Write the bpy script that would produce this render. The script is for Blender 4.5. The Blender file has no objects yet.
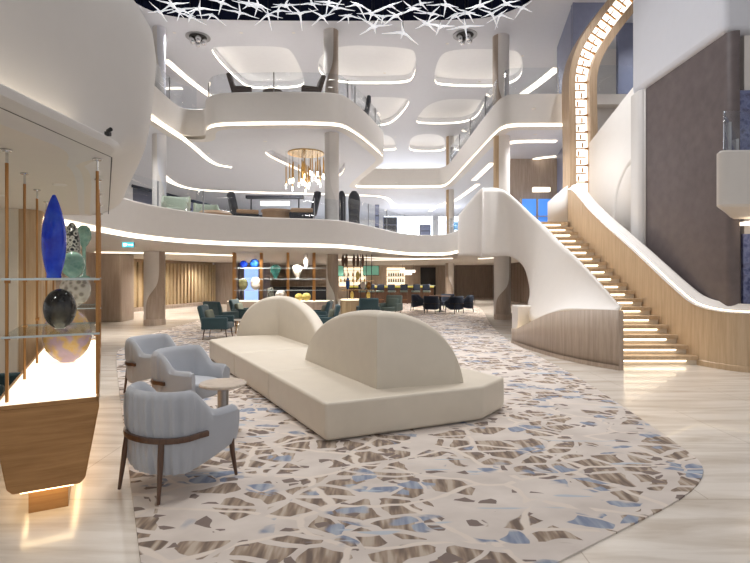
import bpy, math, random
from mathutils import Vector, Matrix
from mathutils.geometry import tessellate_polygon
random.seed(7)
R = math.radians
S = bpy.context.scene
COL = S.collection
F, CX, HY, HC = 500.0, 375.0, 277.0, 1.6
ANG = R(28.5)                        # the lounge furniture is turned this much from the hall axis

def P(x, y, d): return Vector(((x-CX)*d/F, d, HC+(HY-y)*d/F))      # survey: photo pixel + distance -> metres
def G(x, y): d = HC*F/(y-HY); return ((x-CX)*d/F, d)
def W(x, y, z): d = (z-HC)*F/(HY-y); return ((x-CX)*d/F, d)

# ------------------------------------------------------------------ materials
def _nt(name):
    m = bpy.data.materials.new(name); m.use_nodes = True
    nt = m.node_tree; b = nt.nodes['Principled BSDF']
    return m, nt, b
def lin(c):
    return tuple((v/255/12.92 if v/255 <= .04045 else ((v/255+.055)/1.055)**2.4) for v in c)+(1,)
def plain(name, rgb, rough=.5, metal=0, bump=0, bscale=60, var=.04, vscale=6, coat=0, alpha=1, sheen=0):
    m, nt, b = _nt(name); N, L = nt.nodes, nt.links
    c = lin(rgb)
    tc = N.new('ShaderNodeTexCoord'); ns = N.new('ShaderNodeTexNoise'); ns.inputs['Scale'].default_value = vscale
    ns.inputs['Detail'].default_value = 3
    L.new(tc.outputs['Object'], ns.inputs['Vector'])
    rp = N.new('ShaderNodeValToRGB')
    rp.color_ramp.elements[0].position = .3; rp.color_ramp.elements[1].position = .7
    rp.color_ramp.elements[0].color = tuple(v*(1-var) for v in c[:3])+(1,)
    rp.color_ramp.elements[1].color = tuple(min(1, v*(1+var)) for v in c[:3])+(1,)
    L.new(ns.outputs['Fac'], rp.inputs['Fac']); L.new(rp.outputs['Color'], b.inputs['Base Color'])
    b.inputs['Roughness'].default_value = rough; b.inputs['Metallic'].default_value = metal
    b.inputs['Coat Weight'].default_value = coat
    if sheen: b.inputs['Sheen Weight'].default_value = sheen
    if bump:
        n2 = N.new('ShaderNodeTexNoise'); n2.inputs['Scale'].default_value = bscale
        L.new(tc.outputs['Object'], n2.inputs['Vector'])
        bp = N.new('ShaderNodeBump'); bp.inputs['Strength'].default_value = bump; bp.inputs['Distance'].default_value = .01
        L.new(n2.outputs['Fac'], bp.inputs['Height']); L.new(bp.outputs['Normal'], b.inputs['Normal'])
    return m
def emit(name, rgb, strength, base=None):
    m, nt, b = _nt(name)
    b.inputs['Base Color'].default_value = lin(base or rgb)
    b.inputs['Emission Color'].default_value = lin(rgb); b.inputs['Emission Strength'].default_value = strength
    b.inputs['Roughness'].default_value = .5
    return m
def wood(name, c1, c2, scale=(14, 14, 1.2), rough=.4, coat=0):
    m, nt, b = _nt(name); N, L = nt.nodes, nt.links
    tc = N.new('ShaderNodeTexCoord'); mp = N.new('ShaderNodeMapping'); mp.inputs['Scale'].default_value = scale
    L.new(tc.outputs['Object'], mp.inputs['Vector'])
    ns = N.new('ShaderNodeTexNoise'); ns.inputs['Scale'].default_value = 1.6; ns.inputs['Detail'].default_value = 6
    ns.inputs['Roughness'].default_value = .65; ns.inputs['Distortion'].default_value = .3
    L.new(mp.outputs['Vector'], ns.inputs['Vector'])
    rp = N.new('ShaderNodeValToRGB'); rp.color_ramp.elements[0].position = .32; rp.color_ramp.elements[1].position = .68
    rp.color_ramp.elements[0].color = lin(c1); rp.color_ramp.elements[1].color = lin(c2)
    L.new(ns.outputs['Fac'], rp.inputs['Fac']); L.new(rp.outputs['Color'], b.inputs['Base Color'])
    b.inputs['Roughness'].default_value = rough; b.inputs['Coat Weight'].default_value = coat
    bp = N.new('ShaderNodeBump'); bp.inputs['Strength'].default_value = .12; bp.inputs['Distance'].default_value = .004
    L.new(ns.outputs['Fac'], bp.inputs['Height']); L.new(bp.outputs['Normal'], b.inputs['Normal'])
    return m
def glass(name, rgb=(230, 240, 245), rough=.02, tint=.85):
    """thin architectural glass: clear transmission with a faint reflection"""
    m, nt, b = _nt(name); N, L = nt.nodes, nt.links
    N.remove(b); out = N['Material Output']
    tr = N.new('ShaderNodeBsdfTransparent'); tr.inputs['Color'].default_value = lin(rgb)
    gl = N.new('ShaderNodeBsdfGlossy'); gl.inputs['Roughness'].default_value = rough
    lw_ = N.new('ShaderNodeLayerWeight'); lw_.inputs['Blend'].default_value = .5
    pw = N.new('ShaderNodeMath'); pw.operation = 'POWER'; L.new(lw_.outputs['Facing'], pw.inputs[0]); pw.inputs[1].default_value = 5
    fr = N.new('ShaderNodeMath'); fr.operation = 'MULTIPLY_ADD'; L.new(pw.outputs[0], fr.inputs[0]); fr.inputs[1].default_value = .5; fr.inputs[2].default_value = .035
    mx = N.new('ShaderNodeMixShader'); L.new(fr.outputs[0], mx.inputs[0])
    L.new(tr.outputs[0], mx.inputs[1]); L.new(gl.outputs[0], mx.inputs[2]); L.new(mx.outputs[0], out.inputs[0])
    return m
def artglass(name, cols, scale=8, rough=.08, trans=.35, kind='noise', stretch=(1, 1, 1), glow=0):
    m, nt, b = _nt(name); N, L = nt.nodes, nt.links
    tc = N.new('ShaderNodeTexCoord'); mp = N.new('ShaderNodeMapping'); mp.inputs['Scale'].default_value = stretch
    L.new(tc.outputs['Object'], mp.inputs['Vector'])
    if kind == 'wave':
        t = N.new('ShaderNodeTexWave'); t.inputs['Scale'].default_value = scale; t.inputs['Distortion'].default_value = 4
        o = t.outputs['Fac']
    elif kind == 'voronoi':
        t = N.new('ShaderNodeTexVoronoi'); t.inputs['Scale'].default_value = scale; o = t.outputs['Distance']
    else:
        t = N.new('ShaderNodeTexNoise'); t.inputs['Scale'].default_value = scale; t.inputs['Detail'].default_value = 4; o = t.outputs['Fac']
    L.new(mp.outputs['Vector'], t.inputs['Vector'])
    rp = N.new('ShaderNodeValToRGB'); e = rp.color_ramp.elements
    e[0].position = .3; e[0].color = lin(cols[0]); e[1].position = .7; e[1].color = lin(cols[-1])
    for k, c in enumerate(cols[1:-1]):
        q = e.new(.3+.4*(k+1)/(len(cols)-1)); q.color = lin(c)
    L.new(o, rp.inputs['Fac']); L.new(rp.outputs['Color'], b.inputs['Base Color'])
    b.inputs['Roughness'].default_value = rough; b.inputs['Transmission Weight'].default_value = trans
    b.inputs['Coat Weight'].default_value = .5; b.inputs['IOR'].default_value = 1.3
    return m

def carpet_mat():
    m, nt, b = _nt('patterned_carpet'); N, L = nt.nodes, nt.links
    def math_(op, a, c=None, clamp=False):
        n = N.new('ShaderNodeMath'); n.operation = op; n.use_clamp = clamp
        for i, v in enumerate((a, c)):
            if v is None: continue
            if isinstance(v, (int, float)): n.inputs[i].default_value = v
            else: L.new(v, n.inputs[i])
        return n.outputs[0]
    def mix(f, a, c):
        n = N.new('ShaderNodeMix'); n.data_type = 'RGBA'
        L.new(f, n.inputs['Factor'])
        for k, v in (('A', a), ('B', c)):
            s = [i for i in n.inputs if i.name == k and i.type == 'RGBA'][0]
            if isinstance(v, tuple): s.default_value = v
            else: L.new(v, s)
        return [o for o in n.outputs if o.type == 'RGBA'][0]
    def smooth(v, lo, hi):
        n = N.new('ShaderNodeMapRange'); n.interpolation_type = 'SMOOTHSTEP'
        L.new(v, n.inputs[0]); n.inputs[1].default_value = lo; n.inputs[2].default_value = hi
        return n.outputs[0]
    tc = N.new('ShaderNodeTexCoord')
    mp = N.new('ShaderNodeMapping'); mp.inputs['Rotation'].default_value = (0, 0, R(-24)); mp.inputs['Scale'].default_value = (1.0, 1.45, 1)
    L.new(tc.outputs['Object'], mp.inputs['Vector'])
    # wobble
    nz = N.new('ShaderNodeTexNoise'); nz.inputs['Scale'].default_value = 2.4; nz.inputs['Detail'].default_value = 2
    L.new(mp.outputs[0], nz.inputs['Vector'])
    vm = N.new('ShaderNodeVectorMath'); vm.operation = 'SCALE'; vm.inputs['Scale'].default_value = .22
    sb = N.new('ShaderNodeVectorMath'); sb.operation = 'SUBTRACT'; sb.inputs[1].default_value = (.5, .5, .5)
    L.new(nz.outputs['Color'], sb.inputs[0]); L.new(sb.outputs[0], vm.inputs[0])
    ad = N.new('ShaderNodeVectorMath'); ad.operation = 'ADD'; L.new(mp.outputs[0], ad.inputs[0]); L.new(vm.outputs[0], ad.inputs[1])
    V = ad.outputs[0]
    def vor(scale, feature):
        v = N.new('ShaderNodeTexVoronoi'); v.feature = feature; v.voronoi_dimensions = '2D'; v.inputs['Scale'].default_value = scale
        v.inputs['Randomness'].default_value = 1
        L.new(V, v.inputs['Vector']); return v
    v1 = vor(3.0, 'F1'); v1e = vor(3.0, 'DISTANCE_TO_EDGE')
    sep = N.new('ShaderNodeSeparateColor'); L.new(v1.outputs['Color'], sep.inputs[0])
    # density patches: pattern thins out into plain beige areas
    nd = N.new('ShaderNodeTexNoise'); nd.inputs['Scale'].default_value = .85; nd.inputs['Detail'].default_value = 1
    L.new(mp.outputs[0], nd.inputs['Vector'])
    dens = smooth(nd.outputs['Fac'], .38, .6)
    # stripes inside the brown cells
    wv = N.new('ShaderNodeTexNoise'); wv.inputs['Scale'].default_value = 5; wv.inputs['Detail'].default_value = 2
    mp2 = N.new('ShaderNodeMapping'); mp2.inputs['Rotation'].default_value = (0, 0, R(35)); mp2.inputs['Scale'].default_value = (3.6, .55, 1)
    L.new(tc.outputs['Object'], mp2.inputs['Vector']); L.new(mp2.outputs[0], wv.inputs['Vector'])
    st = N.new('ShaderNodeValToRGB'); e = st.color_ramp.elements
    e[0].position = .36; e[0].color = lin((112, 98, 90)); e[1].position = .62; e[1].color = lin((182, 168, 154))
    q = e.new(.5); q.color = lin((148, 130, 114))
    L.new(wv.outputs['Fac'], st.inputs['Fac'])
    base = N.new('ShaderNodeValToRGB'); e = base.color_ramp.elements
    e[0].position = .3; e[0].color = lin((196, 186, 179)); e[1].position = .7; e[1].color = lin((216, 207, 200))
    nb = N.new('ShaderNodeTexNoise'); nb.inputs['Scale'].default_value = 2.2; nb.inputs['Detail'].default_value = 4
    L.new(mp.outputs[0], nb.inputs['Vector']); L.new(nb.outputs['Fac'], base.inputs['Fac'])
    # brown cells
    inner = smooth(v1e.outputs['Distance'], .1, .115)
    pick = math_('LESS_THAN', sep.outputs[0], math_('ADD', math_('MULTIPLY', dens, .45), .36))
    brown = math_('MULTIPLY', inner, pick)
    col = mix(brown, base.outputs['Color'], st.outputs['Color'])
    # small dark pebbles
    v2 = vor(8.5, 'F1'); v2e = vor(8.5, 'DISTANCE_TO_EDGE')
    s2 = N.new('ShaderNodeSeparateColor'); L.new(v2.outputs['Color'], s2.inputs[0])
    peb = math_('MULTIPLY', smooth(v2e.outputs['Distance'], .13, .16), math_('LESS_THAN', s2.outputs[1], .16))
    col = mix(peb, col, lin((124, 110, 104)))
    # long thin pale lines crossing the cells (net)
    v3e = vor(1.25, 'DISTANCE_TO_EDGE')
    line = math_('SUBTRACT', 1, smooth(v3e.outputs['Distance'], .022, .04))
    col = mix(line, col, lin((216, 205, 195)))
    # straight pale threads: one set across, two sets on the diagonal
    for ang_, sc_, wd in ((6, 1.0, .035), (58, .7, .03), (-52, .8, .03)):
        mq = N.new('ShaderNodeMapping'); mq.inputs['Rotation'].default_value = (0, 0, R(ang_))
        L.new(tc.outputs['Object'], mq.inputs['Vector'])
        sq = N.new('ShaderNodeSeparateXYZ'); L.new(mq.outputs[0], sq.inputs[0])
        nq = N.new('ShaderNodeTexNoise'); nq.inputs['Scale'].default_value = .9; L.new(mq.outputs[0], nq.inputs['Vector'])
        yy = math_('ADD', math_('MULTIPLY', sq.outputs[1], sc_), math_('MULTIPLY', nq.outputs['Fac'], .9))
        fr_ = math_('ABSOLUTE', math_('SUBTRACT', math_('FRACT', yy), .5))
        col = mix(math_('SUBTRACT', 1, smooth(fr_, wd*.55, wd*.8)), col, base.outputs['Color'])
    # blue blotches following cells
    n3 = N.new('ShaderNodeTexNoise'); n3.inputs['Scale'].default_value = 1.5; n3.inputs['Detail'].default_value = 3
    L.new(V, n3.inputs['Vector'])
    v4 = vor(5.0, 'F1'); s4 = N.new('ShaderNodeSeparateColor'); L.new(v4.outputs['Color'], s4.inputs[0])
    v4e = vor(5.0, 'DISTANCE_TO_EDGE')
    bl = math_('MULTIPLY', smooth(n3.outputs['Fac'], .53, .58), math_('LESS_THAN', s4.outputs[2], .4))
    bl = math_('MULTIPLY', bl, smooth(v4e.outputs['Distance'], .06, .09))
    nbl = N.new('ShaderNodeValToRGB'); e = nbl.color_ramp.elements
    e[0].position = .4; e[0].color = lin((124, 134, 156)); e[1].position = .65; e[1].color = lin((160, 167, 180))
    L.new(wv.outputs['Fac'], nbl.inputs['Fac'])
    col = mix(bl, col, nbl.outputs['Color'])
    # horizontal pale-blue streaks
    n5 = N.new('ShaderNodeTexNoise'); n5.inputs['Scale'].default_value = 1.2; n5.inputs['Detail'].default_value = 2
    mp5 = N.new('ShaderNodeMapping'); mp5.inputs['Scale'].default_value = (.9, 5.5, 1); mp5.inputs['Rotation'].default_value = (0, 0, R(-8))
    L.new(tc.outputs['Object'], mp5.inputs['Vector']); L.new(mp5.outputs[0], n5.inputs['Vector'])
    col = mix(math_('MULTIPLY', smooth(n5.outputs['Fac'], .66, .68), .8), col, lin((172, 184, 198)))
    L.new(col, b.inputs['Base Color']); b.inputs['Roughness'].default_value = .95
    fz = N.new('ShaderNodeTexNoise'); fz.inputs['Scale'].default_value = 400
    L.new(tc.outputs['Object'], fz.inputs['Vector'])
    bp = N.new('ShaderNodeBump'); bp.inputs['Strength'].default_value = .25; bp.inputs['Distance'].default_value = .004
    L.new(fz.outputs['Fac'], bp.inputs['Height']); L.new(bp.outputs['Normal'], b.inputs['Normal'])
    return m
def marble_mat():
    m, nt, b = _nt('cream_marble'); N, L = nt.nodes, nt.links
    tc = N.new('ShaderNodeTexCoord')
    mp = N.new('ShaderNodeMapping'); mp.inputs['Scale'].default_value = (.5, 4.2, 1); mp.inputs['Rotation'].default_value = (0, 0, R(6))
    L.new(tc.outputs['Object'], mp.inputs['Vector'])
    n = N.new('ShaderNodeTexNoise'); n.inputs['Scale'].default_value = 1.3; n.inputs['Detail'].default_value = 8; n.inputs['Roughness'].default_value = .62
    n.inputs['Distortion'].default_value = .5
    L.new(mp.outputs[0], n.inputs['Vector'])
    rp = N.new('ShaderNodeValToRGB'); e = rp.color_ramp.elements
    e[0].position = .34; e[0].color = lin((208, 197, 184)); e[1].position = .6; e[1].color = lin((234, 227, 218))
    L.new(n.outputs['Fac'], rp.inputs['Fac'])
    br = N.new('ShaderNodeTexBrick'); br.inputs['Scale'].default_value = 1
    br.inputs['Brick Width'].default_value = 2.4; br.inputs['Row Height'].default_value = 1.2; br.inputs['Mortar Size'].default_value = .004
    br.inputs['Color1'].default_value = (1, 1, 1, 1); br.inputs['Color2'].default_value = (.95, .95, .95, 1); br.inputs['Mortar'].default_value = (.72, .69, .65, 1)
    L.new(tc.outputs['Object'], br.inputs['Vector'])
    mx = N.new('ShaderNodeMix'); mx.data_type = 'RGBA'; mx.blend_type = 'MULTIPLY'; mx.inputs['Factor'].default_value = 1
    L.new(rp.outputs['Color'], mx.inputs[6]); L.new(br.outputs['Color'], mx.inputs[7])
    L.new(mx.outputs[2], b.inputs['Base Color']); b.inputs['Roughness'].default_value = .22; b.inputs['Coat Weight'].default_value = .15
    return m

M = dict(
    white=plain('white_plaster', (226, 221, 216), .55, var=.01),
    fascia=plain('warm_white_fascia', (214, 209, 204), .5, var=.012),
    ceil=plain('ceiling_white', (208, 209, 216), .6, var=.01),
    soffit=plain('soffit_cream', (216, 208, 198), .55, var=.01),
    pan=plain('cool_white_pan', (232, 233, 237), .6, var=.01),
    hull=plain('pearl_white_cladding', (212, 209, 207), .45, var=.012),
    cream=plain('cream_wall', (222, 212, 196), .6, var=.02),
    led=emit('cove_led', (255, 241, 220), 2.6),
    led_hull=emit('ledge_led', (255, 240, 214), 4.5),
    led_rec=emit('recess_led', (255, 243, 224), 4.0),
    led_soft=emit('cove_led_soft', (255, 240, 220), 1.7),
    led_warm=emit('warm_led', (255, 224, 170), 7.0),
    steplight=emit('step_led', (255, 238, 208), 4.0),
    lamp=emit('lamp_lens', (255, 246, 230), 14.0),
    window=emit('daylight_window', (240, 246, 255), 3.5),
    panel=emit('luminous_panel', (255, 250, 240), 1.9),
    counterglow=emit('backlit_counter_top', (255, 243, 218), 1.08),
    star=emit('lit_frosted_acrylic', (240, 245, 255), .45, base=(235, 238, 242)),
    screen=emit('green_screen', (110, 165, 145), .45), bluescreen=emit('blue_screen', (60, 140, 190), .8),
    bluedisp=emit('blue_display', (70, 130, 215), .75),
    bluepale=emit('pale_blue_daylight', (150, 185, 240), 1.0),
    exitface=emit('exit_face', (80, 190, 205), 1.3), exitmark=emit('exit_mark', (245, 255, 250), 2.0),
    yellow=emit('yellow_counter_edge', (215, 205, 90), .45), shelfglow=emit('lit_back_shelf', (255, 238, 208), 1.25),
    greige=wood('greige_wood', (152, 136, 122), (176, 160, 146), (10, 10, .8)),
    oak=wood('honey_oak', (176, 146, 112), (202, 174, 140), (12, 12, .8)),
    stairoak=wood('stair_oak', (184, 158, 126), (206, 182, 152), (12, 12, .7)),
    basewood=wood('stair_base_wood', (160, 142, 126), (186, 168, 152), (12, 12, .7)),
    counterwood=wood('counter_oak', (150, 108, 62), (178, 134, 84), (1.2, 1.2, 16), .35),
    walnut=wood('walnut', (74, 50, 36), (98, 68, 50), (20, 20, 3), .35, .3),
    portal=wood('portal_oak', (178, 150, 120), (204, 178, 148), (10, 10, .8)),
    darkwood=wood('dark_slat_wood', (104, 90, 80), (128, 112, 100), (10, 10, .8)),
    slat=plain('bronze_slat', (186, 164, 130), .35, .25, var=.05),
    brass=plain('antique_brass', (168, 122, 74), .28, .85, var=.05), gold=plain('polished_gold', (196, 158, 92), .22, .9),
    chrome=plain('chrome', (215, 215, 215), .12, 1), steel=plain('brushed_steel', (160, 160, 162), .3, .9),
    dark=plain('dark_gap', (46, 42, 40), .6), black=plain('black_metal', (36, 36, 38), .4, .3),
    navy=plain('navy_mirror', (26, 32, 56), .2, .2, var=.25, vscale=.6), bluewall=plain('slate_blue_panel', (120, 126, 152), .45, var=.05),
    leather=plain('taupe_leather_wall', (96, 86, 86), .5, bump=.25, bscale=90, var=.13, vscale=5),
    sofa=plain('ivory_leather', (212, 203, 188), .42, bump=.06, bscale=140, var=.02),
    blue=plain('pale_blue_fabric', (176, 180, 188), .85, bump=.15, bscale=300, var=.02, sheen=.2),
    teal=plain('teal_fabric', (48, 74, 80), .8, bump=.15, bscale=200, sheen=.2), tealgrey=plain('sage_fabric', (108, 124, 120), .85, bump=.15, bscale=200),
    navyfab=plain('navy_fabric', (34, 44, 62), .8, bump=.1, bscale=200), cushion=plain('olive_grey_cushion', (118, 122, 108), .9),
    brownfab=plain('brown_fabric', (84, 70, 62), .8), charcoal=plain('charcoal_fabric', (52, 54, 62), .75), tan=plain('tan_leather', (172, 138, 104), .5),
    palegreen=plain('pale_green_fabric', (172, 182, 164), .8),
    stone=artglass('travertine_top', [(178, 164, 150), (206, 194, 182), (190, 176, 162)], 6, .3, 0, 'noise', (1, 4, 1)),
    glass=glass('clear_glass', (246, 250, 250)), railglass=glass('railing_glass', (249, 251, 253)),
    carpet=carpet_mat(), marble=marble_mat(),
    edge=plain('polished_glass_edge', (188, 200, 204), .2, var=.03),
    v_blue=artglass('cobalt_glass', [(14, 36, 190), (36, 78, 232), (70, 120, 245)], 5, .05, .3),
    v_sea=artglass('sea_green_glass', [(110, 160, 150), (165, 205, 190), (140, 185, 175)], 14, .08, .45),
    v_mesh=artglass('black_white_glass', [(22, 24, 26), (150, 150, 140), (28, 30, 32)], 22, .1, .1, 'voronoi'),
    v_swirl=artglass('smoky_swirl_glass', [(22, 22, 26), (46, 45, 46), (96, 90, 78)], 7, .06, .15, 'noise', (1, 1, .5)),
    v_lattice=artglass('latticed_glass', [(150, 142, 134), (205, 198, 188), (220, 214, 205)], 16, .08, .4, 'voronoi', (1, 1, 1)),
    v_amber=artglass('amber_lilac_glass', [(196, 150, 70), (205, 170, 110), (176, 152, 166), (186, 160, 176)], 9, .08, .2),
    v_teal=artglass('teal_glass', [(40, 92, 88), (70, 130, 120)], 10, .1, .2), v_white=artglass('white_glass', [(215, 205, 196), (238, 230, 222)], 6, .1, .1),
    v_olive=artglass('olive_glass', [(96, 94, 62), (132, 128, 92)], 12, .12, .1), v_sky=artglass('sky_glass', [(30, 90, 190), (110, 170, 225), (20, 60, 150)], 9, .06, .2, 'wave'),
    v_gold=artglass('gold_disc_glass', [(190, 165, 80), (226, 208, 130)], 12, .2, 0),
)

# ------------------------------------------------------------------ mesh builder
class MB:
    def __init__(s): s.v = []; s.f = []
    def add(s, v, f):
        o = len(s.v); s.v += [tuple(p) for p in v]; s.f += [tuple(i+o for i in q) for q in f]; return s
    def box(s, c, d, rz=0, rx=0, ry=0):
        m = Matrix.Translation(c) @ Matrix.Rotation(rz, 4, 'Z') @ Matrix.Rotation(ry, 4, 'Y') @ Matrix.Rotation(rx, 4, 'X')
        v = [m @ Vector((x*d[0]/2, y*d[1]/2, z*d[2]/2)) for x in (-1, 1) for y in (-1, 1) for z in (-1, 1)]
        return s.add(v, [(0, 1, 3, 2), (4, 6, 7, 5), (0, 4, 5, 1), (2, 3, 7, 6), (0, 2, 6, 4), (1, 5, 7, 3)])
    def prism(s, poly, z0, z1):
        n = len(poly)
        if sum(poly[i][0]*poly[(i+1) % n][1]-poly[(i+1) % n][0]*poly[i][1] for i in range(n)) < 0: poly = poly[::-1]
        v = [(p[0], p[1], z0) for p in poly]+[(p[0], p[1], z1) for p in poly]
        return s.add(v, [tuple(range(n))[::-1], tuple(range(n, 2*n))]+[(i, (i+1) % n, n+(i+1) % n, n+i) for i in range(n)])
    def tube(s, p0, p1, r0, r1=None, n=10, caps=True):
        return s.sweep([p0, p1], [r0, r0 if r1 is None else r1], n, caps)
    def sweep(s, pts, r, n=8, caps=True):
        pts = [Vector(p) for p in pts]; k = len(pts)
        if isinstance(r, (int, float)): r = [r]*k
        rows = []; up = None
        for i, p in enumerate(pts):
            t = (pts[min(i+1, k-1)]-pts[max(i-1, 0)]).normalized()
            if up is None: up = t.orthogonal().normalized()
            a = (up-t*up.dot(t)).normalized(); up = a; b = t.cross(a)
            rows.append([p+(a*math.cos(q)+b*math.sin(q))*r[i] for q in [2*math.pi*j/n for j in range(n)]])
        return s.loft(rows, closed=True, caps=caps)
    def lathe(s, prof, n=28, c=(0, 0, 0), sx=1, sy=1):
        rows = [[(c[0]+rr*sx*math.cos(2*math.pi*j/n), c[1]+rr*sy*math.sin(2*math.pi*j/n), c[2]+z) for j in range(n)] for rr, z in prof]
        return s.loft(rows, closed=True, caps=True)
    def loft(s, rows, closed=False, caps=False):
        n = len(rows[0]); v = [p for r in rows for p in r]; f = []
        m = n if closed else n-1
        for i in range(len(rows)-1):
            for j in range(m):
                a, b = i*n+j, i*n+(j+1) % n
                f.append((a, b, b+n, a+n))
        if caps: f += [tuple(range(n))[::-1], tuple(range(len(v)-n, len(v)))]
        return s.add(v, f)
    def fill(s, polys, z, up=True):
        vs = [Vector((p[0], p[1], 0)) for q in polys for p in q]
        tris = tessellate_polygon([[Vector((p[0], p[1], 0)) for p in q] for q in polys])
        f = []
        for t in tris:
            a, b, c = (vs[i] for i in t)
            ccw = (b-a).cross(c-a).z > 0
            f.append(tuple(t) if ccw == up else tuple(t)[::-1])
        return s.add([(p.x, p.y, z) for p in vs], f)

def ob(name, mb, m, parent=None, loc=(0, 0, 0), rz=0, bevel=0, flat=False, solid=0, ang=40, recalc=True):
    me = bpy.data.meshes.new(name); me.from_pydata(mb.v, [], mb.f); me.update()
    if recalc:
        import bmesh
        bm = bmesh.new(); bm.from_mesh(me); bmesh.ops.recalc_face_normals(bm, faces=bm.faces); bm.to_mesh(me); bm.free()
    me.materials.append(M[m] if isinstance(m, str) else m)
    if not flat:
        me.shade_smooth(); me.set_sharp_from_angle(angle=R(ang))
    o = bpy.data.objects.new(name, me); COL.objects.link(o)
    o.location = loc; o.rotation_euler = (0, 0, rz)
    if parent: o.parent = parent
    if solid:
        q = o.modifiers.new('thick', 'SOLIDIFY'); q.thickness = solid; q.offset = -1
    if bevel:
        q = o.modifiers.new('bevel', 'BEVEL'); q.width = bevel; q.segments = 3; q.limit_method = 'ANGLE'; q.angle_limit = R(30)
    return o
def tag(o, label, cat, group=None, kind=None):
    o['label'] = label; o['category'] = cat
    if group: o['group'] = group
    if kind: o['kind'] = kind
    return o
def thing(name, label, cat, loc=(0, 0, 0), rz=0, group=None):
    o = bpy.data.objects.new(name, None); COL.objects.link(o); o.location = loc; o.rotation_euler = (0, 0, rz)
    o.empty_display_size = .2
    return tag(o, label, cat, group)
def struct(name, mb, m, label=None, **k):
    o = ob(name, mb, m, **k); o['kind'] = 'structure'
    if label: o['label'] = label
    return o
def kids(o): return [c for c in COL.objects if c.parent == o]
def dup(root, loc, rz=None, label=None, group=None, scale=None):
    r = root.copy(); COL.objects.link(r); r.location = loc
    if rz is not None: r.rotation_euler = (0, 0, rz)
    if label: r['label'] = label
    if group: r['group'] = group
    if scale: r.scale = scale
    for ch in kids(root):
        c = ch.copy(); COL.objects.link(c); c.parent = r
        for g in kids(ch):
            d = g.copy(); COL.objects.link(d); d.parent = c
    return r
def chaikin(pts, n=2, closed=False, w=.25):
    pts = [tuple(p) for p in pts]
    for _ in range(n):
        q = [] if closed else [pts[0]]
        for i in range(len(pts) if closed else len(pts)-1):
            a, b = pts[i], pts[(i+1) % len(pts)]
            q.append(tuple(x+(y-x)*w for x, y in zip(a, b))); q.append(tuple(x+(y-x)*(1-w) for x, y in zip(a, b)))
        if not closed: q.append(pts[-1])
        pts = q
    return pts
def catmull(pts, k=6):
    pts = [Vector(p) for p in pts]; out = []
    for i in range(len(pts)-1):
        p0, p1, p2, p3 = pts[max(i-1, 0)], pts[i], pts[i+1], pts[min(i+2, len(pts)-1)]
        for j in range(k):
            t = j/k
            out.append(.5*((2*p1)+(p2-p0)*t+(2*p0-5*p1+4*p2-p3)*t*t+(3*p1-p0-3*p2+p3)*t**3))
    out.append(pts[-1]); return out
def normals(path):
    out = []
    for i in range(len(path)):
        a, b = path[max(i-1, 0)], path[min(i+1, len(path)-1)]
        d = Vector((b[0]-a[0], b[1]-a[1])).normalized(); out.append((d.y, -d.x))
    return out
def ring(path, prof):
    ns = normals(path); f = prof if callable(prof) else (lambda i: prof)
    return MB().loft([[(p[0]+n[0]*o, p[1]+n[1]*o, z) for o, z in f(i)] for i, (p, n) in enumerate(zip(path, ns))])
def off(path, d): return [(p[0]+n[0]*d, p[1]+n[1]*d) for p, n in zip(path, normals(path))]

# ------------------------------------------------------------------ floor and carpet
fl = MB().fill([[(-20, -3), (20, -3), (20, 45), (-20, 45)]], 0)
struct('floor', fl, 'marble')
cp = chaikin([(-.67, 1.62), (1.03, 2.8), (2.75, 3.95), (2.9, 4.9), (3.05, 6.2), (3.2, 7.6), (3.28, 9.6), (3.3, 12), (3.7, 16), (5.2, 24), (5.9, 30),
              (-2.5, 30.2), (-6.8, 24), (-6.5, 18.6), (-6.3, 14), (-5.75, 11.2), (-5.0, 9.64), (-3.2, 6.3), (-1.45, 3.05)], 3, True)
tag(ob('carpet', MB().prism(cp, 0.0, .012), 'carpet', ang=30), 'large beige lounge carpet patterned with brown striped cells and blue blotches', 'carpet')

# ------------------------------------------------------------------ deck two (fascia, soffit, floor)
Z2B, Z2T, Z2F = 2.45, 3.3, 3.1
Z3B, Z3T, Z3F = 6.05, 7.05, 6.85
Q3 = (Z3B-HC)/3.6
ZC = 10.0
e2 = chaikin([(-5.15, 6.9), (-5.2, 8.3), (-5.3, 9.66), (-5.4, 11.5), (-4.65, 13.3), (-3.26, 14.2), (-1.32, 14.66), (-.71, 15.4), (0, 17), (.76, 18.9), (1.6, 20.2), (2.85, 20.2), (2.98, 18.2), (2.95, 14.25)], 3)
hullp = chaikin([(-1.78, -2), (-1.76, 2.2), (-1.71, 3.3), (-1.71, 3.7), (-1.76, 4.05), (-2.03, 4.6), (-2.55, 5.5), (-3.45, 7.05), (-3.6, 7.35), (-4.3, 7.4), (-6.5, 7.2)], 3)
fprof = [(-.5, Z2T), (-.03, Z2T), (0, Z2T-.03), (0, Z2B+.13), (-.05, Z2B+.12)]
struct('trim_1', ring(e2, fprof), 'fascia', 'deck two balcony fascia curving round the far side of the hall')
struct('trim_2', ring(e2, [(-.045, Z2B+.125), (-.05, Z2B+.02)]), 'led', 'cove light line under the deck two fascia')
struct('trim_3', ring(e2, [(-.05, Z2B+.025), (.0, Z2B+.015), (.0, Z2B), (-.3, Z2B)]), 'fascia', 'lip below the deck two cove light')
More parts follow.
